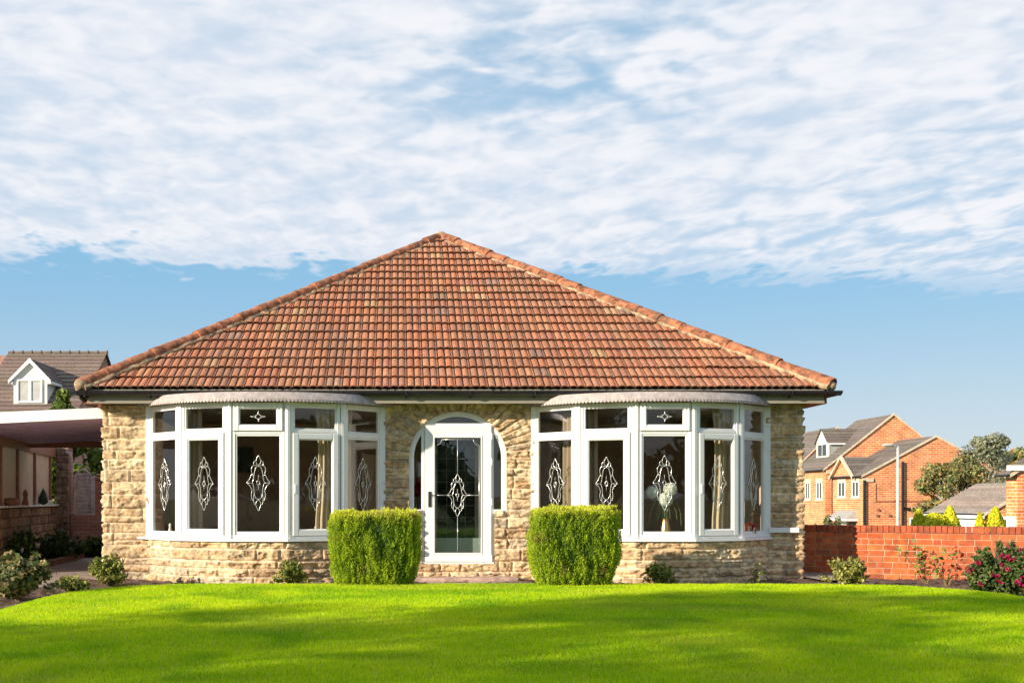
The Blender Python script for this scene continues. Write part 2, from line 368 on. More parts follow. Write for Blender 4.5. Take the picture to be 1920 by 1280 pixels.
# lawn: a rounded rectangle, gently mounded
LX0, LX1, LY1, LR = -4.2, 7.25, 14.12, 1.9
def lawn_d(x, y):
    """distance inside the lawn edge (positive inside)"""
    cxm = (LX0+LX1)/2; hx = (LX1-LX0)/2
    qx = np.abs(x-cxm)-(hx-LR); qy = (y-(LY1-LR))
    out = np.sqrt(np.maximum(qx, 0)**2+np.maximum(qy, 0)**2)+np.minimum(np.maximum(qx, qy), 0)
    return LR-out
def lawn_z(x, y):
    d = lawn_d(x, y); e = np.clip(d/.5, 0, 1)
    return .012+.118*np.sin(e*math.pi/2)+.02*vnoise(x*.5+9, y*.5, 3)*e
def build_lawn():
    xs = np.arange(-5, 8.2, .1); ys = np.arange(-6, 14.4, .1)
    X, Y = np.meshgrid(xs, ys, indexing='ij')
    D = lawn_d(X, Y); nx, ny = X.shape
    Z = np.where(D > 0, lawn_z(X, Y), -.05)
    V = np.stack([X, Y, Z], -1).reshape(-1, 3)
    i = np.arange(nx-1)[:, None]; j = np.arange(ny-1)[None, :]; a = (i*ny+j).ravel()
    Fc = np.stack([a, a+ny, a+ny+1, a+1], 1)
    keep = (D.ravel()[Fc] > -.1).all(1); Fc = Fc[keep]
    m = bpy.data.materials.new('lawn_turf'); m.use_nodes = True; t = NT(m.node_tree)
    tcn = t.n('ShaderNodeTexCoord')
    cc = t.mix(t.ss(t.noise(tcn.outputs['Object'], 2.2, 8, .7), .3, .7), (.13,.29,.004,1), (.24,.38,.008,1))
    b = t.n('ShaderNodeBsdfPrincipled', i_Base_Color=cc, i_Roughness=.95)
    bp = t.n('ShaderNodeBump', i_Strength=.7, i_Distance=.02, i_Height=t.noise(tcn.outputs['Object'], 70, 4, .7)); t.set(b.inputs['Normal'], bp.outputs[0])
    t.n('ShaderNodeOutputMaterial', i_Surface=b.outputs[0])
    tag(link_mesh('lawn', V, Fc, m, smooth=True, origin=(0,0,0)), kind='structure')
    # blades
    N = 560000
    u = RNG.random(N); y = 5.6+(LY1+.05-5.6)*np.power(u, 1.0)
    xl = np.maximum(-.40*y-.4, -4.3); xr = np.minimum(.61*y+.4, 7.3)
    x = xl+(xr-xl)*RNG.random(N)
    k = lawn_d(x, y) > -.02; x = x[k]; y = y[k]; n = len(x)
    z = lawn_z(x, y)
    patch = vnoise(x*1.3, y*1.3, 5); patch2 = vnoise(x*4.1, y*4.1, 8); patch3 = vnoise(x*11, y*11, 9)
    h = (.016+.016*RNG.random(n))*(.8+.5*patch2)
    wd = .0032+.0018*RNG.random(n)
    a = RNG.random(n)*2*math.pi; la = RNG.random(n)*2*math.pi; ln = h*(.25+.7*RNG.random(n))
    V = np.zeros((n, 3, 3))
    V[:,0] = np.stack([x-wd*np.cos(a), y-wd*np.sin(a), z-.004], 1); V[:,1] = np.stack([x+wd*np.cos(a), y+wd*np.sin(a), z-.004], 1)
    V[:,2] = np.stack([x+ln*np.cos(la), y+ln*np.sin(la), z+h], 1)
    c0 = np.array([.31,.58,.005]); c1 = np.array([.68,.78,.02]); c2 = np.array([.70,.66,.12])
    tt = np.clip(.15+.5*patch+.3*patch3+.45*(RNG.random(n)-.5), 0, 1)[:, None]
    C = c0*(1-tt)+c1*tt
    cl = np.clip((vnoise(x*2.3+40, y*2.3, 15)-.55)*3.5, 0, 1)[:, None]*.5; C = C*(1-cl)+np.array([.12,.36,.01])*cl      # coarser, darker grass in patches
    wn = np.clip((vnoise(x*.9+20, y*1.7, 16)-.6)*3.5, 0, 1)[:, None]*.35; C = C*(1-wn)+np.array([.55,.58,.06])*wn
    dry = (RNG.random(n) < .07)[:, None]; C = np.where(dry, c2, C)
    C = C*(.8+.4*RNG.random(n))[:, None]
    tag(link_mesh('grass', V.reshape(-1, 3), np.arange(n*3).reshape(-1, 3), M['grass'], cols=C, origin=(0,0,0)), 'short mown bright green grass covering the front lawn', 'grass', kind='stuff')
build_lawn()
def sheet(name, x0, x1, y0, y1, z, mat, step=.25, amp=.0, seed=1):
    xs = np.linspace(x0, x1, max(2, int((x1-x0)/step)+1)); ys = np.linspace(y0, y1, max(2, int((y1-y0)/step)+1))
    X, Y = np.meshgrid(xs, ys, indexing='ij'); Z = z+amp*(vnoise(X*7, Y*7, seed)-.5)+amp*.7*(vnoise(X*23, Y*23, seed+1)-.5)
    ny = len(ys); a = (np.arange(len(xs)-1)[:, None]*ny+np.arange(ny-1)[None, :]).ravel()
    return tag(link_mesh(name, np.stack([X,Y,Z],-1).reshape(-1,3), np.stack([a,a+ny,a+ny+1,a+1],1), mat, smooth=False), kind='structure')
sheet('flower_bed', -4.85, 9.1, 13.2, 16.05, .03, M['soil'], .045, .05)
sheet('flower_bed', -5.6, -4.1, 2, 13.2, .03, M['soil'], .06, .05, 4)
sheet('flower_bed', 7.1, 9.4, 2, 13.2, .03, M['soil'], .06, .05, 6)
sheet('driveway', -6.9, -4.42, 13.9, 27, .012, M['path'], 1, 0, 7)
sheet('driveway', -9.5, -5.6, 2, 13.9, .012, M['path'], 1, 0, 7)
sheet('path', 6.0, 6.7, 15.3, 24, .075, M['path'], 1, 0, 7)

# ------------------------------------------------------------------ rock-faced stone panels
def stone_panel(path, z0, z1, ch, seed, parent, name='stone_wall', cut=None, arch=None, grid=.0135, amp=1.0, lmin=.32, lmax=.62, curve=False):
    rng = random.Random(seed)
    P = [np.array(p, float) for p in path]; L = [0]
    for i in range(len(P)-1): L.append(L[-1]+np.linalg.norm(P[i+1]-P[i]))
    us = []
    for i in range(len(P)-1):
        n = max(1, int((L[i+1]-L[i])/grid)); us += list(np.linspace(L[i], L[i+1], n, endpoint=False))
    us.append(L[-1]); us = np.array(us)
    zs = np.linspace(z0, z1, int((z1-z0)/grid)+1)
    # layout
    courses = []; z = z0
    while z < z1-.02:
        h = rng.uniform(*ch)
        if z+h > z1-.06: h = z1-z
        courses.append((z, z+h)); z += h
    U, Z = np.meshgrid(us, zs, indexing='ij')
    dist = np.full(U.shape, .0); sid = np.zeros(U.shape, int); suz = np.zeros(U.shape+(2,)); ssz = np.ones(U.shape+(2,))
    k = 1; stones = []
    for (a, b) in courses:
        u = L[0]-rng.uniform(0, lmax*.7)
        while u < L[-1]:
            l = rng.uniform(lmin, lmax)*(1.0 if (b-a) > .1 else .8)
            if rng.random() < .22: l *= .55
            if rng.random() < .22 and (b-a) > .17:
                mid = a+(b-a)*rng.uniform(.42, .58); stones += [(u, u+l, a, mid), (u, u+l, mid, b)]
            else: stones.append((u, u+l, a, b))
            u += l
    J = .008
    for (ua, ub, a, b) in stones:
        i0, i1 = np.searchsorted(us, ua), np.searchsorted(us, ub); j0, j1 = np.searchsorted(zs, a), np.searchsorted(zs, b)
        if i1 <= i0 or j1 <= j0: continue
        uu = U[i0:i1, j0:j1]; zz = Z[i0:i1, j0:j1]
        d = np.minimum(np.minimum(uu-ua, ub-uu), np.minimum(zz-a, b-zz))-J
        dist[i0:i1, j0:j1] = d; sid[i0:i1, j0:j1] = k
        suz[i0:i1, j0:j1, 0] = (uu-(ua+ub)/2)/(ub-ua); suz[i0:i1, j0:j1, 1] = (zz-(a+b)/2)/(b-a); k += 1
    if arch is not None:
        ax, az, ea, eb, reach = arch    # centre, radii of the opening, reach of the radiating stones
        xw = P[0][0]+U; dx = (xw-ax); dz = Z-az
        rr = np.sqrt((dx/ea)**2+(dz/eb)**2); ang = np.arctan2(dz/eb, dx/ea)
        inside = (dz > -.03) & (rr < 1+reach) & (rr >= .93)
        na = 27; q = ang/(math.pi)*na; qi = np.floor(q).astype(int); qf = q-qi
        dA = np.minimum(qf, 1-qf)*math.pi/na*rr*ea-J*.8
        # split some radial stones at a random radius
        rs = np.array([1.45+.55*((i*7919) % 13)/13 for i in range(-3, na+4)])[np.clip(qi+3, 0, na+6)]
        dR = np.abs(rr-rs)*ea-J*.6
        dO = (1+reach-rr)*ea-J*.6
        dd = np.minimum(np.minimum(dA, dR), dO)
        dist = np.where(inside, dd, dist); sid = np.where(inside, 5000+qi*2+(rr > rs), sid)
        suz[..., 1] = np.where(inside, qf-.5, suz[..., 1]); suz[..., 0] = np.where(inside, rr-1.3, suz[..., 0])
    rs_ = np.array([rng.random() for _ in range(7000)]); rt = np.array([rng.random() for _ in range(7000)]); rq = np.array([rng.random() for _ in range(7000)])
    si = np.clip(sid, 0, 6999)
    of = rs_[si]*37
    # chipped rock face: ridged noise at two scales, plus a stepped fracture
    n1 = 1-np.abs(2*vnoise(U*5+of*3, Z*13+of, seed)-1); n2 = 1-np.abs(2*vnoise(U*14+of, Z*30+of*2, seed+1)-1); n3 = vnoise(U*45, Z*60, seed+2)
    st = vnoise(U*7+of*2, Z*3+of, seed+3)-.5
    frac = np.tanh((suz[..., 1]+st*1.1+(rt[si]-.5)*.5)*9)
    n4 = 1-np.abs(2*vnoise(U*9+of*1.7, Z*55+of, seed+7)-1)
    h = .014+.010*n1+.011*n2+.006*n3+.009*n4+.012*frac*(rq[si] > .3)+.010*(rt[si]-.5)
    chip = vnoise(U*8+Z*5+of, Z*19-U*4+of*1.3, seed+9); chip2 = vnoise(U*19-Z*9+of, Z*33+U*6, seed+10)
    h = h-.016*np.clip((chip-.56)*14, 0, 1)-.010*np.clip((chip2-.60)*12, 0, 1)+.006; h = np.maximum(h, .004)
    e = np.clip(dist/.013, 0, 1); e = np.where(dist > 0, np.power(e, .6), 0)
    h = np.where(dist > 0, (h*e+.004), 0.0)*amp
    # positions
    idx = np.clip(np.searchsorted(L, us, side='right')-1, 0, len(P)-2)
    pos = np.zeros((len(us), 2)); nor = np.zeros((len(us), 2))
    Pn = []
    for i in range(len(P)-1):
        d = (P[i+1]-P[i])/np.linalg.norm(P[i+1]-P[i]); Pn.append(np.array([d[1], -d[0]]))
    for q_, uu in enumerate(us):
        i = idx[q_]; t = (uu-L[i])/(L[i+1]-L[i]); pos[q_] = P[i]*(1-t)+P[i+1]*t
        nn = Pn[i].copy()
        for vtx, other in ((i, i-1), (i+1, i+1)):
            if 0 <= other < len(Pn):
                dd_ = abs(uu-L[vtx]); 
                if dd_ < .03: nn = nn+Pn[other]*(1-dd_/.03)
        nor[q_] = nn/np.linalg.norm(nn)
    X = pos[:, 0][:, None]+nor[:, 0][:, None]*h; Y = pos[:, 1][:, None]+nor[:, 1][:, None]*h
    base = np.array([.65,.445,.245]); alt = np.array([.73,.555,.35]); alt2 = np.array([.46,.30,.17]); mort = np.array([.76,.60,.42])
    f = rs_[si][..., None]; g = rt[si][..., None]
    C = base*(1-f)+alt*f; C = np.where(g > .78, C*.4+alt2*.6, C); C = np.where(g < .16, C*.45+np.array([.50,.43,.33])*.55, C); C = C*(.82+.36*rq[si])[..., None]
    iron = np.clip((vnoise(U*9+of, Z*16, seed+5)-.55)*3, 0, 1)[..., None]; C = C*(1-iron*.5)+np.array([.46,.25,.11])*iron*.5
    C = np.where((dist > 0)[..., None], C, mort)
    V = np.stack([X, Y, Z], -1).reshape(-1, 3); nz = len(zs); nu = len(us)
    a = (np.arange(nu-1)[:, None]*nz+np.arange(nz-1)[None, :]).ravel(); Fc = np.stack([a, a+nz, a+nz+1, a+1], 1)
    if cut is not None:
        cx_ = V[Fc].mean(1); keep = ~cut(cx_[:, 0], cx_[:, 2]); Fc = Fc[keep]
    return link_mesh(name, V, Fc, M['stone'], parent, cols=C.reshape(-1, 3))

HX0, HX1, HY = -4.33, 5.98, 16.0
house = thing('bungalow', (.84, 16, 0), 'stone bungalow with red tiled hipped roof and two white bow windows', 'house')
# door opening
AX = (px(767, 16)+px(950, 16))/2; EA = (px(950, 16)-px(767, 16))/2; AZ = pz(857, 16); EB = pz(771, 16)-AZ
ZSL = pz(957, 16); ZD = pz(1056, 16); DXL = px(791, 16); DXR = px(926.5, 16)
def inside_opening(x, z, g=0.0):
    a = ((x-AX)/(EA+g))**2+((z-AZ)/(EB+g))**2 < 1
    up = (z > AZ) & a
    mid = (z <= AZ) & (z > ZSL) & (np.abs(x-AX) < EA+g)
    lo = (z <= ZSL) & (z > ZD) & (x > DXL) & (x < DXR)
    return up | mid | lo
stone_panel([(-.2, HY), (2.02, HY)], 0, 2.62, (.11, .19), 11, house, cut=lambda x, z: inside_opening(x, z), arch=(AX, AZ, EA, EB, .62), grid=.0115, lmin=.22, lmax=.6)
stone_panel([(HX0, 17.6), (HX0, HY), (-3.66, HY)], 0, 2.62, (.13, .23), 21, house, lmin=.45, lmax=.9, amp=.85)
stone_panel([(5.40, HY), (HX1, HY), (HX1, 17.6)], 0, 2.62, (.09, .17), 31, house, amp=.85)
def bay_pts(xc, off=0.0):
    a = [1.748, 1.168, .41]; d = [0, .58, .894]
    pts = [(-a[0], d[0]), (-a[1], d[1]), (-a[2], d[2]), (a[2], d[2]), (a[1], d[1]), (a[0], d[0])]
    P = [np.array((xc+p[0], HY-p[1])) for p in pts]
    if off == 0: return P
    out = []
    for i, p in enumerate(P):
        ns = []
        for j in (i-1, i):
            if 0 <= j < 5:
                dd = P[j+1]-P[j]; dd = dd/np.linalg.norm(dd); ns.append(np.array([dd[1], -dd[0]]))
        n = sum(ns); n = n/np.linalg.norm(n); k = off/max(.3, n.dot(ns[0]))
        q = p+n*k
        if i in (0, 5): q = np.array([p[0]+(-1 if i == 0 else 1)*off*1.35, HY])
        out.append(q)
    return out
BAYS = (-1.94, 3.73)
for k, xc in enumerate(BAYS):
    stone_panel(bay_pts(xc, -.02), 0, .628, (.10, .17), 41+k*10, house, name='bay_stone_base', grid=.0115, amp=.95, lmin=.45, lmax=1.0)
# solid masonry behind the facing
mb = MB()
mb.box(HX0+.0, -3.70, HY+.012, HY+.25, 0, 2.66); mb.box(-.185, AX-EA, HY+.012, HY+.25, 0, 2.66); mb.box(AX+EA, 1.99, HY+.012, HY+.25, 0, 2.66); mb.box(5.46, HX1, HY+.012, HY+.25, 0, 2.66)
mb.box(AX-EA, DXL, HY+.012, HY+.25, 0, ZSL); mb.box(DXR, AX+EA, HY+.012, HY+.25, 0, ZSL); mb.box(DXL, DXR, HY+.012, HY+.25, 0, ZD)
na = 28
for i in range(na):
    a0 = math.pi*i/na; a1 = math.pi*(i+1)/na
    x0, z0_ = AX+EA*math.cos(a0), AZ+EB*math.sin(a0); x1, z1_ = AX+EA*math.cos(a1), AZ+EB*math.sin(a1)
    mb.prism([(x1, z1_), (x0, z0_), (x0, 2.66), (x1, 2.66)], HY+.012, HY+.25)
mb.box(HX0+.01, HX0+.25, HY+.25, 26.5, 0, 2.66); mb.box(HX1-.25, HX1-.01, HY+.25, 26.5, 0, 2.66); mb.box(HX0, HX1, 26.5, 26.75, 0, 2.66)
mb.build('wall', M['stoneplain'], house)
# bay roofs slab & inner base
for xc in BAYS:
    b = MB(); P = bay_pts(xc, .05); b.prismz([tuple(p) for p in P]+[(xc+1.6, HY+.3), (xc-1.6, HY+.3)], 2.60, 2.66); b.build('bay_ceiling', M['rceil'], house)
    b = MB(); P = bay_pts(xc, -.04); b.prismz([tuple(p) for p in P]+[(xc+1.7, HY+.2), (xc-1.7, HY+.2)], .2, .66); b.build('inner_window_board', M['upvc'], house)

# ------------------------------------------------------------------ roof
YE, ZE, XL, XR, APX, APY, APZ = 15.6, 2.80, -4.57, 6.26, .84, 21.02, 6.30
def build_roof():
    run = APY-YE; rise = APZ-ZE; sl_ = math.hypot(run, rise); cs, sn = run/sl_, rise/sl_
    nrow = 20; g = sl_/nrow
    tw = .234
    prof = [(0,-.024),(.010,-.024),(.013,.000),(.026,.008),(.058,.013),(.090,.008),(.103,.000),(.106,-.020),(.117,-.020),(.120,.000),(.140,.008),(.166,.013),(.192,.008),(.206,.000),(.209,-.008),(.213,-.008),(.216,.002),(.231,.0),(.234,-.024)]
    V = []; Fc = []; C = []
    rng = random.Random(3)
    def bounds(s):
        f = s/sl_; return XL+(APX-XL)*f-.02, XR+(APX-XR)*f+.02
    for r in range(nrow):
        s0 = r*g; off = 0
        a, b = bounds(s0)
        k0 = int(math.floor((a-APX)/tw))-1; k1 = int(math.ceil((b-APX)/tw))+1
        for k in range(k0, k1+1):
            xx = APX+k*tw+off
            if xx+tw < a or xx > b: continue
            js = rng.uniform(-.006, .006); jh = rng.uniform(-.003, .003)+(0.010 if rng.random() < .02 else 0); jt = rng.uniform(-.004, .004)
            base = rng.choice([(.46,.175,.088), (.44,.160,.078), (.48,.20,.10), (.44,.185,.10), (.42,.165,.095), (.47,.17,.08)])
            cc = col_jit(base, .12, rng)
            if rng.random() < .02: cc = col_jit((.36,.19,.13), .2, rng)
            if rng.random() < .03: cc = col_jit((.50,.28,.14), .1, rng)
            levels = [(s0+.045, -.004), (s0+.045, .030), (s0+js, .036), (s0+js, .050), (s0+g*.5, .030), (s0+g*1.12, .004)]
            idx = []
            for (s, lift) in levels:
                lo, hi = bounds(min(s, sl_)); row = []
                for (o, h) in prof:
                    x = min(max(xx+o, lo), hi); n = lift+(h if lift > .0 else h*.4)+jh+jt*(o/tw-.5)
                    row.append(len(V)); V.append((x, YE+s*cs-n*sn, ZE+s*sn+n*cs))
                idx.append(row)
            for q in range(5):
                for p in range(len(prof)-1):
                    if V[idx[q][p]][0] >= V[idx[q][p+1]][0]-1e-6 and V[idx[q+1][p]][0] >= V[idx[q+1][p+1]][0]-1e-6: continue
                    Fc.append((idx[q][p], idx[q][p+1], idx[q+1][p+1], idx[q+1][p]))
                    deep = prof[p][1] < -.01 or prof[p+1][1] < -.01      # interlock grooves coloured darker to read as shaded
                    C.append((.055, .035, .025) if q < 2 else ((.17, .085, .055) if deep else cc))  # shadow gap under each course painted near-black
    # other slopes: plain stepped courses
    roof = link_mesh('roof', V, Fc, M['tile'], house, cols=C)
    ext = 7.0
    m = MB()
    for r in range(nrow):
        f0, f1 = r/nrow, (r+1)/nrow
        z0_ = ZE+rise*f0+.03; z1_ = ZE+rise*f1
        for sgn, xe in ((-1, XL), (1, XR)):
            xa = xe+(APX-xe)*f0; xb = xe+(APX-xe)*f1; ya = YE+run*f0; yb = YE+run*f1
            m.cur = col_jit((.47,.19,.10), .12)
            m.add([(xa, ya, z0_), (xa, 27.4-run*f0*.0, z0_), (xb, 27.4, z1_), (xb, yb, z1_), (xa, ya, z0_-.03), (xa, 27.4, z0_-.03)], [(0,1,2,3), (0,4,5,1)])
    m.cur = (.4,.2,.12); m.add([(XL, 27.4, ZE), (XR, 27.4, ZE), (APX, 27.4, APZ)], [(0,1,2)])
    m.build('rear_roof', M['tile'], house)
    return roof
roof = build_roof()
def hip(a, b, r=.112, L=.44, seed=1):
    """overlapping half-round hip tiles from a up to b, bedded in mortar"""
    a = Vector(a); b = Vector(b); d = (b-a); T = d.length; d.normalize(); rng = random.Random(seed)
    side = d.cross(Vector((0,0,1))).normalized(); up = side.cross(d).normalized()
    m = MB(); k = 12; s = 0; i = 0
    while s < T-.05:
        e = min(s+L*1.04, T+.02); jr = rng.uniform(-.004, .006); ju = rng.uniform(-.006, .006)
        m.cur = None
        vs = []
        for (t, rr) in ((s, r*1.04+jr), (s+.02, r*1.06+jr), (e, r*.93+jr)):
            for j in range(k+1):
                an = math.radians(-12+204*j/k); p = a+d*t+side*math.cos(an)*rr+up*(math.sin(an)*rr*.92+ju)
                vs.append(p)
        vs2 = []
        for j in range(k+1):
            an = math.radians(-12+204*j/k); vs2.append(a+d*s+side*math.cos(an)*r*.88+up*(math.sin(an)*r*.80+ju))
        vs += vs2; n = k+1
        fs = []
        for lv in range(2):
            for j in range(k): fs.append((lv*n+j, (lv+1)*n+j, (lv+1)*n+j+1, lv*n+j+1))
        for j in range(k): fs.append((3*n+j, j, j+1, 3*n+j+1))
        m.add(vs, fs); s += L; i += 1
    o = m.build('hip_tiles', M['hip'], house, smooth=False)
    # mortar bedding, a lumpy fillet either side
    mm = MB(); 
    for sg in (-1, 1):
        pts = []; rad = []
        n = int(T/.07)
        for q in range(n+1):
            t = T*q/n; pts.append(a+d*t+side*sg*(r*1.0+rng.uniform(-.014, .02))+up*(-.035+rng.uniform(-.01, .012))); rad.append(rng.uniform(.022, .042))
        mm.tube(pts, rad, 6)
    mm.build('hip_mortar', M['mortar'], house)
AP = (APX, APY, APZ-.01)
hip((XL+.0, YE, ZE+.045), AP, seed=1); hip((XR, YE, ZE+.045), AP, seed=2)
hip((APX, APY, APZ), (APX, 27.4, APZ), seed=3)
m = MB(); m.ball((XL+.02, YE-.02, ZE+.06), .10, 1.0, .9, .85); m.build('hip_end_mortar', M['mortar'], house, smooth=True)
m = MB(); m.ball((XR-.03, YE-.0, ZE+.05), .085, 1.0, .9, .85); m.build('hip_end_mortar', M['mortar'], house, smooth=True)
m = MB(); m.ball((APX, APY-.05, APZ-.01), .11, 1.2, .9, .9); m.build('apex_mortar', M['mortar'], house, smooth=True)
# eaves: fascia, soffit, gutter
f = MB(); f.box(XL+.10, XR-.10, YE+.03, YE+.055, 2.598, 2.80); f.build('fascia', M['fascia'], house)
f = MB(); f.box(XL+.1, XR-.1, YE+.056, HY+.0, 2.615, 2.632); f.build('soffit', M['fascia'], house)
f = MB(); f.box(XL+.03, HX0+.01, YE+.12, 26, 2.60, 2.64); f.box(XL+.03, XL+.06, YE+.12, 26, 2.64, 2.79); f.build('side_eaves', M['redsoffit'], house)
f = MB(); f.box(HX1-.01, XR-.03, YE+.12, 26, 2.60, 2.64); f.box(XR-.06, XR-.03, YE+.12, 26, 2.64, 2.79); f.build('side_eaves', M['redsoffit'], house)
def gutter(x0, x1, yc, zt, r=.062):
    m = MB(); k = 8; n = 2
    vs = []
    for x in (x0, x1):
        for rr in (r, r-.006):
            for j in range(k+1):
                an = math.pi+math.pi*j/k; vs.append((x, yc+rr*math.cos(an), zt+rr*math.sin(an)))
    n = k+1; fs = []
    for j in range(k): fs.append((j, j+1, 2*n+j+1, 2*n+j)); fs.append((n+j, 3*n+j, 3*n+j+1, n+j+1))
    fs.append((0, 2*n, 3*n, n)); fs.append((k, n+k, 3*n+k, 2*n+k))
    fs.append(tuple(range(k+1))); fs.append(tuple(2*n+j for j in range(k, -1, -1)))
    m.add(vs, fs)
    m.tube([(x0, yc-r, zt), (x1, yc-r, zt)], .007, 6)
    return m
g = gutter(XL-.03, XR+.10, YE-.055, 2.762).build('gutter', M['gutter'], house)
x = XL+.1
while x < XR:
    m = MB()
    for j in range(6):
        a0 = math.pi+math.pi*j/6; a1 = math.pi+math.pi*(j+1)/6; r = .071
        m.tube([(x, YE-.055+r*math.cos(a0), 2.766+r*math.sin(a0)), (x, YE-.055+r*math.cos(a1), 2.766+r*math.sin(a1))], .008, 4)
    m.box(x-.012, x+.012, YE-.02, YE+.03, 2.67, 2.76)
    x += .92
    m.build('gutter_bracket', M['gutter'], g)
m = gutter(YE-.1, 26, 0, 0); 
def rotg(mb, xc, zt):
    mb.v = [(xc+v[1], v[0], zt+v[2]) for v in mb.v]; return mb
rotg(m, XL-.055, 2.762).build('gutter', M['gutter'], house)
rotg(gutter(YE-.1, 26, 0, 0), XR+.055, 2.762).build('gutter', M['gutter'], house)
m = MB(); m.tube([(XL-.02, YE+.1, 2.70), (XL+.05, YE+.15, 2.62), (HX0-.1, YE+.35, 2.60)], .035, 8); m.build('gutter_outlet', M['gutter'], house)

# ------------------------------------------------------------------ leaded motif
def motif_curves():
    H = [[(0,1),(-.20,.82),(-.17,.72),(0,.62)], [(-.2,.82),(-.38,.76),(-.42,.70),(-.32,.62),(-.14,.66)],
      [(-.38,.66),(-.58,.56),(-.62,.46),(-.56,.34)], [(0,.61),(-.22,.56),(-.36,.36),(-.42,.16),(-.52,.02)],
      [(-.56,.34),(-.78,.14),(-1,0),(-.74,-.10),(-.54,-.28)], [(-1,0),(-.52,.0)], [(-.52,0),(-.40,-.16),(-.36,-.38),(-.22,-.54),(0,-.59)],
      [(-.54,-.28),(-.62,-.44),(-.52,-.62),(-.42,-.62)], [(-.36,-.38),(-.42,-.58),(-.36,-.74),(-.22,-.78)],
      [(0,-.59),(-.2,-.70),(-.2,-.82),(0,-1)], [(0,.3),(0,.1)], [(0,-.1),(0,-.28)], [(-.14,0),(0,.1),(.14,0),(0,-.1),(-.14,0)], [(-.56,.34),(-.44,.24)]]
    out = []
    for c in H: out.append(c); out.append([(-x, y) for x, y in c])
    return out
MOTIF = motif_curves()
def lead_motif(o, u, n, uc, zc, hw, hh, nn, parent, r=.0038, curves=None, name='leaded_motif', extra=None):
    m = MB()
    for c in (curves or MOTIF):
        sp_ = spline(c, 4) if len(c) > 2 else c
        m.tube([(o[0]+u[0]*(uc+p[0]*hw)+n[0]*nn, o[1]+u[1]*(uc+p[0]*hw)+n[1]*nn, zc+p[1]*hh) for p in sp_], r, 5)
    if extra:
        for c in extra: m.tube([(o[0]+u[0]*(uc+p[0])+n[0]*nn, o[1]+u[1]*(uc+p[0])+n[1]*nn, zc+p[1]) for p in c], r*.9, 5)
    return m.build(name, M['lead'], parent, smooth=True)
STAR = [[(0,1),(-.16,.3),(-1,0)],[(0,1),(.16,.3),(1,0)],[(0,-1),(-.16,-.3),(-1,0)],[(0,-1),(.16,-.3),(1,0)],[(-.4,0),(0,.5),(.4,0),(0,-.5),(-.4,0)]]
def pane(o, u, n, u0, u1, z0, z1, nn, parent, mat='glass'):
    def P(a, z): return (o[0]+u[0]*a+n[0]*nn, o[1]+u[1]*a+n[1]*nn, z)
    m = MB(); m.add([P(u0, z0), P(u1, z0), P(u1, z1), P(u0, z1)], [(0,1,2,3)]); return m.build('pane', M[mat], parent)

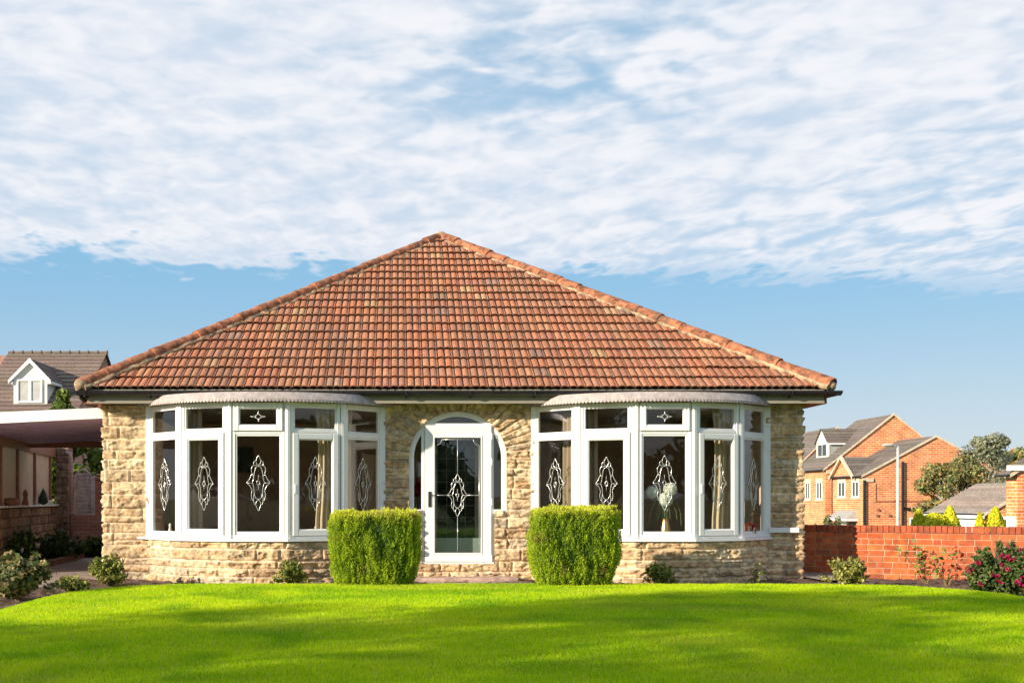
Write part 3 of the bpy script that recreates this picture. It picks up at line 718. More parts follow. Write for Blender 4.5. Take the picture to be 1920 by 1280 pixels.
# ------------------------------------------------------------------ bow windows
ZB, ZT = .665, 2.573
for bi, xc in enumerate(BAYS):
    P = bay_pts(xc)
    for i in range(5):
        a, b = P[i], P[i+1]; L = np.linalg.norm(b-a); u = (b-a)/L; n = np.array([u[1], -u[0]])
        wf = MB()
        # outer frame + transom
        wf.frame(a, u, n, .035, L-.035, ZB, ZT, .055, -.07, 0, .006)
        um0, um1 = .09, L-.09
        if i in (0, 4):
            wf.obox(a,u,n, um0, um1, -.07, -.003, 2.095, 2.165, .006); g1 = (.10, 2.18-.015, 2.53); g2 = (.10, .75, 2.095)
            wf.frame(a,u,n, um0, um1, 2.165, ZT-.055, .022, -.06, -.012, .005); wf.frame(a,u,n, um0, um1, ZB+.055, 2.095, .024, -.06, -.012, .005, .035)
            W = wf.build('window_frame', M['upvc'], house)
            pane(a,u,n, .105, L-.105, 2.17, 2.51, -.035, W); pane(a,u,n, .105, L-.105, .745, 2.085, -.035, W)
            lead_motif(a,u,n, L/2, 1.43, .155, .38, -.026, W)
        elif i in (1, 3):
            wf.obox(a,u,n, um0, um1, -.07, -.003, 2.125, 2.19, .006)
            wf.frame(a,u,n, um0, um1, 2.19, ZT-.055, .022, -.06, -.012, .005)
            W = wf.build('window_frame', M['upvc'], house)
            pane(a,u,n, .105, L-.105, 2.20, 2.51, -.035, W)
            cs = MB(); cs.frame(a,u,n, .072, L-.072, .705, 2.14, .085, -.045, .022, .01); cs.frame(a,u,n, .155, L-.155, .785, 2.06, .014, -.03, .008, .005)
            Cs = cs.build('casement', M['upvc'], W)
            pane(a,u,n, .16, L-.16, .79, 2.055, -.02, W); lead_motif(a,u,n, L/2, 1.435, .15, .38, -.011, W)
            if i == 3:
                hb = MB(); hb.obox(a,u,n, .09, .115, .022, .045, 1.3, 1.42, .004); hb.build('window_handle', M['upvc'], W)
        else:
            wf.obox(a,u,n, um0, um1, -.07, -.003, 2.12, 2.185, .006); wf.frame(a,u,n, um0, um1, ZB+.055, 2.12, .024, -.06, -.012, .005, .045)
            W = wf.build('window_frame', M['upvc'], house)
            cs = MB(); cs.frame(a,u,n, .065, L-.065, 2.165, 2.565, .082, -.045, .026, .01); cs.frame(a,u,n, .145, L-.145, 2.245, 2.485, .012, -.03, .01, .004); cs.build('casement', M['upvc'], W)
            pane(a,u,n, .15, L-.15, 2.25, 2.48, -.02, W); pane(a,u,n, .105, L-.105, .76, 2.10, -.035, W)
            lead_motif(a,u,n, L/2, 1.443, .16, .388, -.026, W); lead_motif(a,u,n, L/2, 2.368, .105, .075, -.011, W, curves=STAR)
    sl_m = MB()
    for i in (1, 2, 3):
        a, b = P[i], P[i+1]; L = np.linalg.norm(b-a); u = (b-a)/L; n = np.array([u[1], -u[0]])
        if i == 2: sl_m.frame(a, u, n, .058, L-.058, 2.158, 2.572, .007, -.02, .002)
        else: sl_m.frame(a, u, n, .065, L-.065, .698, 2.147, .007, -.02, .002)
    for i in range(1, 5):
        d1 = (P[i]-P[i-1])/np.linalg.norm(P[i]-P[i-1]); n1 = np.array([d1[1], -d1[0]]); sl_m.obox(P[i]-d1*.044, d1, n1, 0, .006, -.02, .0025, ZB+.06, ZT-.06)
        d2 = (P[i+1]-P[i])/np.linalg.norm(P[i+1]-P[i]); n2 = np.array([d2[1], -d2[0]]); sl_m.obox(P[i]+d2*.038, d2, n2, 0, .006, -.02, .0025, ZB+.06, ZT-.06)
    sl_m.build('rubber_seal', M['seal'], house)
    # corner posts
    cp_ = MB()
    for i in range(6):
        p = P[i]; c = (p+(P[1]-P[0])*0)
        if i == 0: q = P[0]+np.array((.03, -.0))
        elif i == 5: q = P[5]-np.array((.03, 0))
        else:
            d1 = (P[i]-P[i-1])/np.linalg.norm(P[i]-P[i-1]); d2 = (P[i+1]-P[i])/np.linalg.norm(P[i+1]-P[i])
            n1 = np.array([d1[1], -d1[0]]); n2 = np.array([d2[1], -d2[0]]); wdt = .036
            poly = [P[i]-d1*wdt-n1*.07, P[i]-d1*wdt+n1*.012, P[i]+(n1+n2)*.007, P[i]+d2*wdt+n2*.012, P[i]+d2*wdt-n2*.07]
            cp_.prismz([tuple(v) for v in poly][::-1], ZB+.001, ZT+.002); continue
        cp_.box(q[0]-.045, q[0]+.045, HY-.05, HY+.06, ZB+.001, ZT+.002)
    cp_.build('corner_post', M['upvc'], house)
    # sill
    Ps = bay_pts(xc, .055); Pi = bay_pts(xc, -.06)
    sm = MB(); poly = [tuple(p) for p in Ps]+[tuple(p) for p in Pi][::-1]
    for i in range(5):
        q = [Ps[i], Ps[i+1], Pi[i+1], Pi[i]]; sm.prismz([tuple(v) for v in q][::-1][::-1], .628, .664)
    if bi == 0: sm.box(px(258, 15.95), P[0][0], HY-.07, HY+.01, .632, .668)
    sm.build('sill', M['upvc'], house)
    if bi == 1:
        s2 = MB(); s2.obox((5.50, HY-.06), (1, 0), (0, -1), -.04, .40, -.06, .04, .725, .80, .006); s2.build('sill', M['upvc'], house)
    # canopy: smooth bowed hood with scalloped trim
    ring = bay_pts(xc, .13)
    sp_ = spline([tuple(p) for p in ring], 12); sp_ = [np.array(p) for p in sp_]
    V = []; Fc = []
    ctr = np.array((xc, HY+1.2))
    n_ = len(sp_)
    for p in sp_:
        d = (ctr-p); d = d/np.linalg.norm(d)
        V += [(p[0], p[1], 2.578), (p[0]-d[0]*.006, p[1]-d[1]*.006, 2.60), (p[0]+d[0]*.055, p[1]+d[1]*.055, 2.705), (p[0]+d[0]*.22, min(HY, p[1]+d[1]*.22), 2.705), (p[0]+d[0]*.01, p[1]+d[1]*.01, 2.585), (p[0]+d[0]*.16, min(HY, p[1]+d[1]*.16), 2.585)]
    for i in range(n_-1):
        for (s_, e_) in ((0,1),(1,2),(2,3),(4,0),(5,4)): Fc.append((i*6+s_, (i+1)*6+s_, (i+1)*6+e_, i*6+e_))
    cn = link_mesh('canopy', V, Fc, M['canopy'], house, smooth=False)
    tr_ = MB(); tot = 0
    LL = [0]
    for i in range(1, n_): LL.append(LL[-1]+np.linalg.norm(sp_[i]-sp_[i-1]))
    def at(s):
        i = min(max(np.searchsorted(LL, s)-1, 0), n_-2); t = (s-LL[i])/(LL[i+1]-LL[i]); return sp_[i]*(1-t)+sp_[i+1]*t
    s = 0
    while s < LL[-1]-.052:
        a_, b_ = at(s), at(s+.046); c_ = (a_+b_)/2
        dn = (ctr-c_)/np.linalg.norm(ctr-c_)
        o_ = -dn*.008; i_ = -dn*.003
        tr_.add([(a_[0]+o_[0], a_[1]+o_[1], 2.60), (b_[0]+o_[0], b_[1]+o_[1], 2.60), (b_[0]+o_[0], b_[1]+o_[1], 2.578), (c_[0]+o_[0]*1.6, c_[1]+o_[1]*1.6, 2.560), (a_[0]+o_[0], a_[1]+o_[1], 2.578)], [(0,4,3,2,1)]); s += .052
    tr_.build('scalloped_trim', M['canopy'], cn)

# ------------------------------------------------------------------ door
dr = MB(); YF = HY+.03
# arched outer frame (ellipse ring)
def ring_arch(m, ea, eb, t, y0, y1, zlow, cx=AX, cz=AZ, nseg=36):
    pts_o = [(cx+ea*math.cos(math.pi*i/nseg), cz+eb*math.sin(math.pi*i/nseg)) for i in range(nseg+1)]
    pts_i = [(cx+(ea-t)*math.cos(math.pi*i/nseg), cz+(eb-t)*math.sin(math.pi*i/nseg)) for i in range(nseg+1)]
    pts_o = [(cx+ea, zlow)]+pts_o+[(cx-ea, zlow)]; pts_i = [(cx+ea-t, zlow)]+pts_i+[(cx-ea+t, zlow)]
    n = len(pts_o); vs = [(x, y0, z) for x, z in pts_o]+[(x, y0, z) for x, z in pts_i]+[(x, y1, z) for x, z in pts_o]+[(x, y1, z) for x, z in pts_i]
    fs = []
    for i in range(n-1):
        fs += [(i, i+1, n+i+1, n+i), (2*n+i, 3*n+i, 3*n+i+1, 2*n+i+1), (n+i, n+i+1, 3*n+i+1, 3*n+i), (i, 2*n+i, 2*n+i+1, i+1)]
    m.add(vs, fs)
ring_arch(dr, EA+.012, EB+.012, .065, YF, YF+.09, ZSL)
ring_arch(dr, EA-.05, EB-.05, .024, YF+.015, YF+.07, ZSL)
fx0, fx1 = px(790, 16), px(926, 16); zdt = pz(797, 16)
dr.box(AX-EA+.0, fx0, YF-.045, YF+.09, ZSL-.045, ZSL+.02); dr.box(fx1, AX+EA, YF-.045, YF+.09, ZSL-.045, ZSL+.02)
dr.box(fx0, fx0+.045, YF-.002, YF+.095, ZD-.01, zdt+.03); dr.box(fx1-.045, fx1, YF-.002, YF+.095, ZD-.01, zdt+.03)
dr.box(fx0+.03, fx1-.03, YF-.003, YF+.094, zdt-.02, zdt+.03)
dr.box(fx0+.0, fx1, YF-.04, YF+.1, ZD-.03, ZD+.022)
D = dr.build('door_frame', M['upvc'], house)
# glazing of arch
def arch_glass(x0, x1, zlow, yy, ea, eb):
    xs = np.linspace(x0, x1, 24); poly = [(x0, zlow), (x1, zlow)]
    for x in xs[::-1]:
        q = 1-((x-AX)/ea)**2
        if q > 0:
            z = AZ+eb*math.sqrt(q)
            if z > zlow: poly.append((x, z))
    m = MB(); m.prism(poly, yy, yy+.004); return m
arch_glass(AX-EA+.06, fx0, ZSL+.02, YF+.045, EA-.06, EB-.06).build('sidelight', M['dglass'], D)
arch_glass(fx1, AX+EA-.06, ZSL+.02, YF+.045, EA-.06, EB-.06).build('sidelight', M['dglass'], D)
arch_glass(fx0+.0, fx1-.0, zdt+.03, YF+.045, EA-.06, EB-.06).build('fanlight', M['dglass'], D)
# door leaf
lx0, lx1 = px(796.5, 16), px(921, 16); gx0, gx1 = px(814, 16), px(903, 16); gz0, gz1 = pz(1037, 16), pz(819, 16)
lf = MB(); yl = YF-.028
lf.box(lx0, gx0, yl, yl+.055, ZD+.03, zdt); lf.box(gx1, lx1, yl, yl+.055, ZD+.03, zdt)
lf.box(gx0, gx1, yl+.001, yl+.055, gz1, zdt-.001); lf.box(gx0, gx1, yl+.001, yl+.055, ZD+.031, gz0)
lf.frame((0, yl), (1, 0), (0, -1), gx0-.012, gx1+.012, gz0-.012, gz1+.012, .022, -.01, .008, .005)
Lf = lf.build('door', M['upvc'], house)
m = MB(); m.box(gx0, gx1, yl+.028, yl+.032, gz0, gz1); m.build('pane', M['dglass'], Lf)
cxd = px(858, 16); czd = pz(928, 16); t_ = gz1-.035-czd; b_ = gz0+.03-czd; hwg = (gx1-gx0)/2-.03
ex = [[(0, .32), (0, t_)], [(0, -.32), (0, b_)], [(-.145, 0), (-hwg, 0)], [(.145, 0), (hwg, 0)],
      [(-hwg, b_), (-hwg, t_-.085)], [(hwg, b_), (hwg, t_-.085)], [(-hwg+.085, t_), (hwg-.085, t_)]]
for sg in (-1, 1): ex.append([(sg*(hwg-.085*math.cos(a)), t_-.085*math.sin(a)) for a in np.linspace(0, math.pi/2, 7)][::1] if False else [(sg*(hwg-.085*math.sin(a)), t_-.085*math.cos(a)) for a in np.linspace(0, math.pi/2, 7)])
lead_motif((0, yl+.02), (1, 0), (0, -1), cxd, czd, .145, .315, 0, Lf, extra=ex, r=.0045)
m = MB(); m.box(px(803,16), px(808.5,16), yl-.012, yl, pz(950,16), pz(921,16)); m.tube([(px(806,16), yl-.01, pz(928,16)), (px(806,16), yl-.05, pz(928,16)), (px(818,16), yl-.052, pz(928,16))], .008, 6); m.build('handle', M['darkmetal'], Lf)
for q in (812, 860, 935, 1040):
    m = MB(); m.tube([(px(922,16), yl-.012, pz(q,16)), (px(922,16), yl-.012, pz(q,16)-.09)], .011, 8); m.build('hinge', M['upvc'], Lf)
# porch and inner door
pr = MB(); x0, x1 = AX-EA-.05, AX+EA+.05
pr.box(x0-.05, x0, HY+.25, 17.3, .2, 2.6); pr.box(x1, x1+.05, HY+.25, 17.3, .2, 2.6); pr.box(x0, x1, HY+.25, 17.3, 2.55, 2.6); pr.box(x0-.05, x1+.05, 17.3, 17.36, .2, 2.6)
pr.build('porch_lining', M['rroom'], house)
m = MB(); m.box(x0, x1, HY+.1, 17.3, .2, .27); m.build('porch_floor', M['step'], house)
m = MB(); m.frame((0, 17.26), (1, 0), (0, -1), .42, 1.30, .27, 2.3, .07, -.02, .02, .004); m.obox((0, 17.26), (1, 0), (0, -1), .49, 1.23, -.02, .015, .34, .56)
ID = m.build('inner_door', M['upvc'], house)
m = MB(); m.box(.49, 1.23, 17.265, 17.27, .56, 2.23); m.build('pane', M['dark'], ID)
m = MB()
for i in range(1, 5): x = .49+.74*i/5; m.tube([(x, 17.255, .56), (x, 17.255, 2.23)], .006, 4)
for i in range(1, 9): z = .56+1.67*i/9; m.tube([(.49, 17.253, z), (1.23, 17.253, z)], .006, 4)
m.build('glazing_lattice', M['lead'], ID)
m = MB(); m.box(gx0-.05, gx1+.05, HY+.33, HY+.36, .27, pz(1008, HY+.33)); m.build('threshold_board', M['upvc'], house)
# step
m = MB(); m.obox((0, HY-.03), (1,0), (0,-1), px(762,15.6), px(972,15.6), 0, .42, 0.0, .085, .012); m.obox((0, HY-.45), (1,0), (0,-1), px(800,15.2), px(1000,15.2), 0, .9, -.02, .045, .01)
tag(m.build('doorstep', M['step']), kind='structure')

# rooms
for nm, x0, x1 in (('left', HX0+.26, -.30), ('right', 1.85, HX1-.26)):
    r = MB(); yb = 20.0
    r.add([(x0,HY+.25,.3),(x1,HY+.25,.3),(x1,yb,.3),(x0,yb,.3),(x0,HY+.25,2.6),(x1,HY+.25,2.6),(x1,yb,2.6),(x0,yb,2.6)], [(2,3,7,6),(1,2,6,5),(3,0,4,7)])
    r.build('room_wall', M['rroom'], house)
    r = MB(); r.box(x0, x1, HY+.2, yb, .25, .3); r.build('room_floor', M['rfloor'], house)
    r = MB(); r.box(x0, x1, HY+.25, yb, 2.6, 2.64); r.build('room_ceiling', M['rceil'], house)

# ------------------------------------------------------------------ curtains and window-board ornaments
def curtain(pts, z0, z1, mat, label, fold=.028, per=.085, tie=0.0):
    P = [np.array(p, float) for p in spline(pts, 10)]; L = [0]
    for i in range(1, len(P)): L.append(L[-1]+np.linalg.norm(P[i]-P[i-1]))
    n = int(L[-1]/.01); nz = 14; V = []
    for i in range(n+1):
        s = L[-1]*i/n; k = min(max(np.searchsorted(L, s)-1, 0), len(P)-2); t = (s-L[k])/(L[k+1]-L[k]); p = P[k]*(1-t)+P[k+1]*t
        d = P[k+1]-P[k]; d = d/np.linalg.norm(d); nn = np.array([d[1], -d[0]])
        for j in range(nz+1):
            v = j/nz; o = fold*math.sin(2*math.pi*s/per+.6*math.sin(s*9))*(1-.15*v); c = fold*.3*math.sin(2*math.pi*s/per*.37+v*2)
            pull = tie*math.sin(math.pi*min(1, max(0, (1-v)*1.15)))*(s/L[-1])
            q = p+nn*(o+c)-d*pull
            V.append((q[0], q[1], z0+(z1-z0)*v))
    a = (np.arange(n)[:, None]*(nz+1)+np.arange(nz)[None, :]).ravel(); Fc = np.stack([a, a+nz+1, a+nz+2, a+1], 1)
    o = link_mesh('curtain', V, Fc, mat, smooth=True)
    md = o.modifiers.new('thickness', 'SOLIDIFY'); md.thickness = .003
    return tag(o, label, 'curtain', 'curtains hanging in the bow windows')
for bi, xc in enumerate(BAYS):
    Pi = bay_pts(xc, -.20)
    a = [tuple(Pi[0]+np.array((.2, -.02))), tuple((Pi[0]+Pi[1])/2+np.array((.1, 0))), tuple(Pi[1]), tuple(Pi[1]*.72+Pi[2]*.28)]
    b = [tuple(Pi[4]*.58+Pi[3]*.42+np.array((0,.04))), tuple(Pi[4]), tuple((Pi[4]+Pi[5])/2-np.array((.1, 0))), tuple(Pi[5]-np.array((.2, .02)))]
    side = ('left-hand bow window', 'right-hand bow window')[bi]
    curtain(a, .67, 2.55, M['curtain2'], 'taupe curtain hanging at the left end of the '+side)
    curtain(b[::-1], .67, 2.55, M['curtain'], 'cream curtain hanging at the right end of the '+side, tie=.04)
m = MB(); yq = 19.93; x = px(455, yq); m.box(x-.2, x+.2, yq, yq+.03, pz(885, yq), pz(838, yq)); 
p_ = m.build('picture', M['pic']); tag(p_, 'small dark framed picture on the room wall behind the left bow window', 'picture')
# vase with flowers
Yv = 15.33; xv = px(1247, Yv)
vs = thing('flower_vase', (xv, Yv, .66), 'gilt fluted vase with round white blooms in the right bow window', 'vase')
m = MB(); prof = [(.068,0),(.072,.02),(.078,.06),(.070,.13),(.052,.20),(.042,.25),(.046,.265)]
k = 28; V = []; Fc = []
for r, z in prof:
    for j in range(k):
        a = 2*math.pi*j/k; rr = r*(1+.06*math.cos(a*10)); V.append((xv+rr*math.cos(a), Yv+rr*math.sin(a), .66+z+.02))
for i in range(len(prof)-1):
    for j in range(k): Fc.append((i*k+j, i*k+(j+1)%k, (i+1)*k+(j+1)%k, (i+1)*k+j))
link_mesh('vase', V, Fc, M['gold'], vs, smooth=True)
def bloom(c, r, n, rng):
    V = []; Cc = []
    for i in range(n):
        d = rng.normal(size=3); d /= np.linalg.norm(d); p = np.array(c)+d*r*(.75+.25*rng.random()); t1 = np.cross(d, (0,0,1)); t1 /= np.linalg.norm(t1)+1e-9; t2 = np.cross(d, t1)
        s = r*.24; q = d*.35*s
        V += [p-t1*s-t2*s+q, p+t1*s-t2*s-q, p+t1*s+t2*s+q, p-t1*s+t2*s-q]; g_ = .8+.2*rng.random(); Cc.append((.80*g_, .82*g_, .68*g_))
    return V, Cc
rg = np.random.default_rng(4)
for (bx, bz, r) in ((1222, 922, .085), (1256, 917, .095), (1247, 936, .105)):
    V, Cc = bloom((px(bx, Yv), Yv-.02, pz(bz, Yv)), r, 170, rg); link_mesh('bloom', V, np.arange(len(V)).reshape(-1, 4), M['petal'], vs, cols=Cc)
m = MB()
for i in range(12):
    a = rg.uniform(-1, 1); m.tube(spline([(xv, Yv, .93), (xv+a*.12, Yv, 1.12+.1*rg.random()), (xv+a*.24, Yv-.02, 1.02+.1*rg.random()), (xv+a*.27, Yv, .85+.1*rg.random())], 4), .003, 4)
m.build('foliage', pmat('stem_green', (.20,.26,.12), .7), vs)
# figurines
def on_board(p, Y): return px(p, Y), Y, .661
x, y, z = on_board(397, 15.50)
m = MB(); m.ball((x, y, z+.052), .022, 1.7, .8, .8); 
for dx in (-.028, .028):
    m.tube([(x+dx, y, z+.05), (x+dx*1.15, y, z)], .007, 6)
m.tube([(x+.03, y, z+.06), (x+.05, y, z+.095)], .010, 6); m.ball((x+.052, y, z+.10), .017, 1.2, .9, .9); m.tube([(x-.035, y, z+.06), (x-.055, y, z+.10)], .004, 5)
tag(m.build('figurine', M['porc'], smooth=True), 'small white standing animal figurine on the left bow window board', 'figurine')
x, y, z = on_board(319, 15.9)
m = MB(); m.lathe((x, y, z), [(.045,0),(.04,.03),(.022,.07),(.026,.11),(.016,.14),(.02,.165),(.018,.19),(.004,.205)]); tag(m.build('figurine', M['porc'], smooth=True), 'white upright figurine in the leftmost pane of the left bow window', 'figurine')
x, y, z = on_board(592, 15.55)
m = MB(); m.ball((x-.07, y, z+.05), .05, 1.3, .8, 1); m.ball((x-.01, y, z+.06), .05, .9, .8, 1.2); m.ball((x+.02, y, z+.15), .04); m.ball((x-.09, y, z+.10), .03); tag(m.build('ornament', pmat('cream_ceramic', (.6,.48,.33), .4), smooth=True), 'cream rounded ceramic group in left bow window above the left hedge', 'ornament')
x, y, z = on_board(1336, 15.5)
m = MB(); m.lathe((x, y, z), [(.03,0),(.05,.03),(.035,.06),(.01,.08)]); 
for i in range(9): a = i*.7; m.tube([(x, y, z+.06), (x+.05*math.cos(a), y+.03*math.sin(a), z+.11+.02*math.sin(i)), (x+.08*math.cos(a), y+.04*math.sin(a), z+.08)], .006, 4)
tag(m.build('ornament', M['darkmetal'], smooth=True), 'dark spiky ornament standing in the right bow window', 'ornament')
x, y, z = on_board(1409, 15.75)
pt = thing('potted_flowers', (x, y, z), 'small red and white potted flowers at right end of right bow window', 'potted flowers')
m = MB(); m.lathe((x, y, z), [(.035,0),(.05,.07),(.052,.08)]); m.build('pot', M['porc'], pt, smooth=True)
V = []; Cc = []
for i in range(60):
    p = np.array((x, y, z+.12))+rg.normal(size=3)*np.array((.035, .03, .028)); d1 = rg.normal(size=3)*.013; d2 = rg.normal(size=3)*.013
    V += [p-d1-d2, p+d1-d2, p+d1+d2, p-d1+d2]; Cc.append((.5,.04,.04) if i % 3 else ((.7,.6,.5) if i % 2 else (.1,.2,.05)))
link_mesh('flowers', V, np.arange(len(V)).reshape(-1, 4), M['petal'], pt, cols=Cc)
x, y = px(783, 16.4), 16.4
rf = thing('red_flowers', (x, y, 1.06), 'red artificial flowers standing behind the narrow left sidelight of the door', 'flowers')
m = MB(); m.tube([(x, y, .8), (x, y, 1.3)], .005, 5); m.lathe((x, y, .27), [(.06,0),(.07,.3),(.05,.5),(.055,.55)]); m.build('vase', M['dark'], rf, smooth=True)
V = []; Cc = []
for i in range(90):
    p = np.array((x, y, 1.36))+rg.normal(size=3)*np.array((.03, .03, .055)); d1 = rg.normal(size=3)*.02; d2 = rg.normal(size=3)*.02
    V += [p-d1-d2, p+d1-d2, p+d1+d2, p-d1+d2]; Cc.append((.6,.01,.015))
link_mesh('petals', V, np.arange(len(V)).reshape(-1, 4), M['petal'], rf, cols=Cc)

# ------------------------------------------------------------------ vegetation builders
def leaf_mesh(P, N, size, cols, asp=1.6, rng=RNG, up=0.0):
    """diamond leaves at points P, oriented near normals N"""
    n = len(P); N = N/np.maximum(np.linalg.norm(N, axis=1), 1e-6)[:, None]
    r = rng.normal(size=(n, 3)); r[:, 2] += up
    t1 = r-N*(r*N).sum(1)[:, None]; t1 /= np.linalg.norm(t1, axis=1)[:, None]+1e-9; t2 = np.cross(N, t1)
    s = (size*(.6+.8*rng.random(n)))[:, None]
    V = np.stack([P-t1*s*asp*.5, P+t2*s*.5+N*s*.12, P+t1*s*asp*.5, P-t2*s*.5+N*s*.12], 1)
    return V.reshape(-1, 3), np.arange(n*4).reshape(-1, 4), cols
def ellipsoid_pts(n, c, r, rng, shell=.35):
    d = rng.normal(size=(n, 3)); d /= np.linalg.norm(d, axis=1)[:, None]
    rad = 1-shell*rng.random(n)**1.3
    return np.array(c)+d*rad[:, None]*np.array(r), d
def shrub(c, r, n, leafs, pal, label, cat='shrub', name='shrub', group=None, stems=8, seed=1, twig=0, flowers=None, lumps=9, stemmat='bark'):
    rng = np.random.default_rng(seed); x, y, z = c
    root = thing(name, (x, y, z), label, cat, group)
    rx, ry, rz = r
    P = []; D = []
    for k in range(lumps):
        a = rng.uniform(0, 2*math.pi); q = rng.uniform(0, .62); lc = (x+rx*q*math.cos(a), y+ry*q*math.sin(a), z+rz*rng.uniform(.35, .72))
        lr = rng.uniform(.28, .46); p, d = ellipsoid_pts(n//lumps, lc, (rx*lr*1.05, ry*lr*1.05, rz*lr*.85), rng, .6); P.append(p); D.append(d)
    for i in range(26):
        a = rng.uniform(0, 2*math.pi); e = rng.uniform(.15, 1.35); dv = np.array((math.cos(a)*math.cos(e)*rx, math.sin(a)*math.cos(e)*ry, math.sin(e)*rz)); q = rng.uniform(.62, 1.04, n//110+3)
        P.append(np.array((x, y, z+rz*.12))+dv*q[:, None]+rng.normal(size=(len(q), 3))*leafs*.45); D.append(rng.normal(size=(len(q), 3)))
    P = np.vstack(P); D = np.vstack(D); k = P[:, 2] > z+.005; P = P[k]; D = D[k]
    D = D+rng.normal(size=D.shape)*.7+np.array((0, 0, .4))
    ci = rng.integers(0, len(pal), len(P)); C = np.array(pal)[ci]*(.7+.6*rng.random(len(P)))[:, None]
    V, Fc, C = leaf_mesh(P, D, leafs, C, rng=rng)
    link_mesh('foliage', V, Fc, M['leaf'], root, cols=C)
    m = MB()
    for i in range(stems):
        a = rng.uniform(0, 2*math.pi); q = rng.uniform(.2, .8)
        m.tube(spline([(x+rng.uniform(-.03,.03), y+rng.uniform(-.03,.03), z-.02), (x+rx*q*.5*math.cos(a), y+ry*q*.5*math.sin(a), z+rz*.45), (x+rx*q*math.cos(a), y+ry*q*math.sin(a), z+rz*rng.uniform(.8, 1.0+twig))], 3), [.012]*3+[.008]*3+[.004], 5)
    m.build('stem', M[stemmat], root)
    if flowers:
        fc, fn, fs = flowers
        for i in range(fn):
            V = []; Cc = []
            d = rng.normal(size=3); d[1] -= .8; d[2] += .5; d /= np.linalg.norm(d); p0 = np.array((x, y, z+rz*.52))+d*np.array((rx*.92, ry*.92, rz*.47))
            for j in range(12):
                p = p0+rng.normal(size=3)*fs*.7; d1 = rng.normal(size=3)*fs*.55; d2 = np.cross(d1, rng.normal(size=3)); d2 = d2/np.linalg.norm(d2)*fs*.7
                V += [p-d1-d2, p+d1-d2, p+d1+d2, p-d1+d2]; g_ = rng.uniform(.7, 1.2); Cc.append(tuple(v*g_ for v in fc[rng.integers(len(fc))]))
            link_mesh('flower', V, np.arange(len(V)).reshape(-1, 4), M['petal'], root, cols=Cc)
    return root
def hedge_block(cx, cy, w, d, h, z0, label, seed, top_drop=0.0):
    """clipped conifer cube: narrow at the foot, dense upright sprays"""
    rng = np.random.default_rng(seed); root = thing('clipped_hedge', (cx, cy, z0), label, 'hedge', 'clipped hedges flanking the front door')
    def half(zf):   # half-width factor along height (0..1)
        return np.where(zf < .55, .80+.2*np.sin(np.clip(zf/.55, 0, 1)*math.pi/2), 1.0-.03*np.clip((zf-.55)/.45, 0, 1))
    def surf(n):
        area = np.array([w*d, 2*w*h, 2*d*h]); pr_ = area/area.sum(); typ = rng.choice(3, n, p=pr_)
        a = rng.uniform(-1, 1, n); b = rng.uniform(0, 1, n); sg = rng.choice([-1, 1], n)
        zf = np.where(typ == 0, 1.0, b); hf = half(zf)
        X = np.where(typ == 0, a*w/2*hf, np.where(typ == 1, a*w/2*hf, sg*w/2*hf)); Yb = (b*2-1)
        Y = np.where(typ == 0, Yb*d/2*hf, np.where(typ == 1, sg*d/2*hf, a*d/2*hf)); Z = zf*h
        N = np.stack([np.where(typ == 2, sg, 0), np.where(typ == 1, sg, 0), np.where(typ == 0, 1.0, 0)], 1).astype(float)
        # round vertical corners and the shoulder with a superellipse
        rr = (np.abs(X/(w/2*hf))**5+np.abs(Y/(d/2*hf))**5)**(1/5); X /= np.maximum(rr, 1); Y /= np.maximum(rr, 1)
        return X, Y, Z, N
    core = MB()
    k = 20; prof = [(.70, .0), (.84, .25), (.90, .55), (.88, .93), (.80, .97)]
    vs = []; fs = []
    for (q, zf) in prof:
        for j in range(k):
            a = 2*math.pi*j/k; c_, s_ = math.cos(a), math.sin(a); r_ = 1/((abs(c_)**6+abs(s_)**6)**(1/6)); vs.append((cx+c_*r_*w/2*q, cy+s_*r_*d/2*q, z0+zf*h))
    for i in range(len(prof)-1):
        for j in range(k): fs.append((i*k+j, i*k+(j+1)%k, (i+1)*k+(j+1)%k, (i+1)*k+j))
    fs.append(tuple((len(prof)-1)*k+j for j in range(k))); core.add(vs, fs)
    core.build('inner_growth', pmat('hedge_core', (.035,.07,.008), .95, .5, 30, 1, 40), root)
    n = 68000; X, Y, Z, N = surf(n)
    lump = vnoise((X+Y)*7+seed, Z*4+X*3, seed)+.6*vnoise((X-Y)*22+seed, Z*8, seed+1)+.6*vnoise((X+Y)*46, Z*14, seed+4)
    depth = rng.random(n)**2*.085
    off = (lump-1.05)*.085-depth+.01
    P = np.stack([X, Y, Z], 1)+N*off[:, None]
    keep = (P[:, 2] > .01); P, N, lump, depth = P[keep], N[keep], lump[keep], depth[keep]; n = len(P)
    # sprays: slim upright blades
    dirv = N*.55+rng.normal(size=(n, 3))*.42+np.array((0, 0, .95)); dirv /= np.linalg.norm(dirv, axis=1)[:, None]
    sd = np.cross(dirv, rng.normal(size=(n, 3))); sd /= np.linalg.norm(sd, axis=1)[:, None]
    L = (.018+.024*rng.random(n))[:, None]; Wd = (.003+.003*rng.random(n))[:, None]
    P = P+np.array((cx, cy, z0))
    V = np.stack([P-sd*Wd*.5, P+dirv*L*.45-sd*Wd, P+dirv*L, P+dirv*L*.45+sd*Wd], 1).reshape(-1, 3)
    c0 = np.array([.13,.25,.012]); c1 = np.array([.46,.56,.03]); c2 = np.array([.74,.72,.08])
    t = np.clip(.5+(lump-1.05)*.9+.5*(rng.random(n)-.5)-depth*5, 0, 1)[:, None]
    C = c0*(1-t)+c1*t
    topz = np.clip((P[:, 2]-z0-h+.13)/.13, 0, 1)[:, None]*(rng.random(n) < .8)[:, None]; C = C*(1-topz*.75)+c2*topz*.75  # top sprays tinted yellow to carry the light falling on them
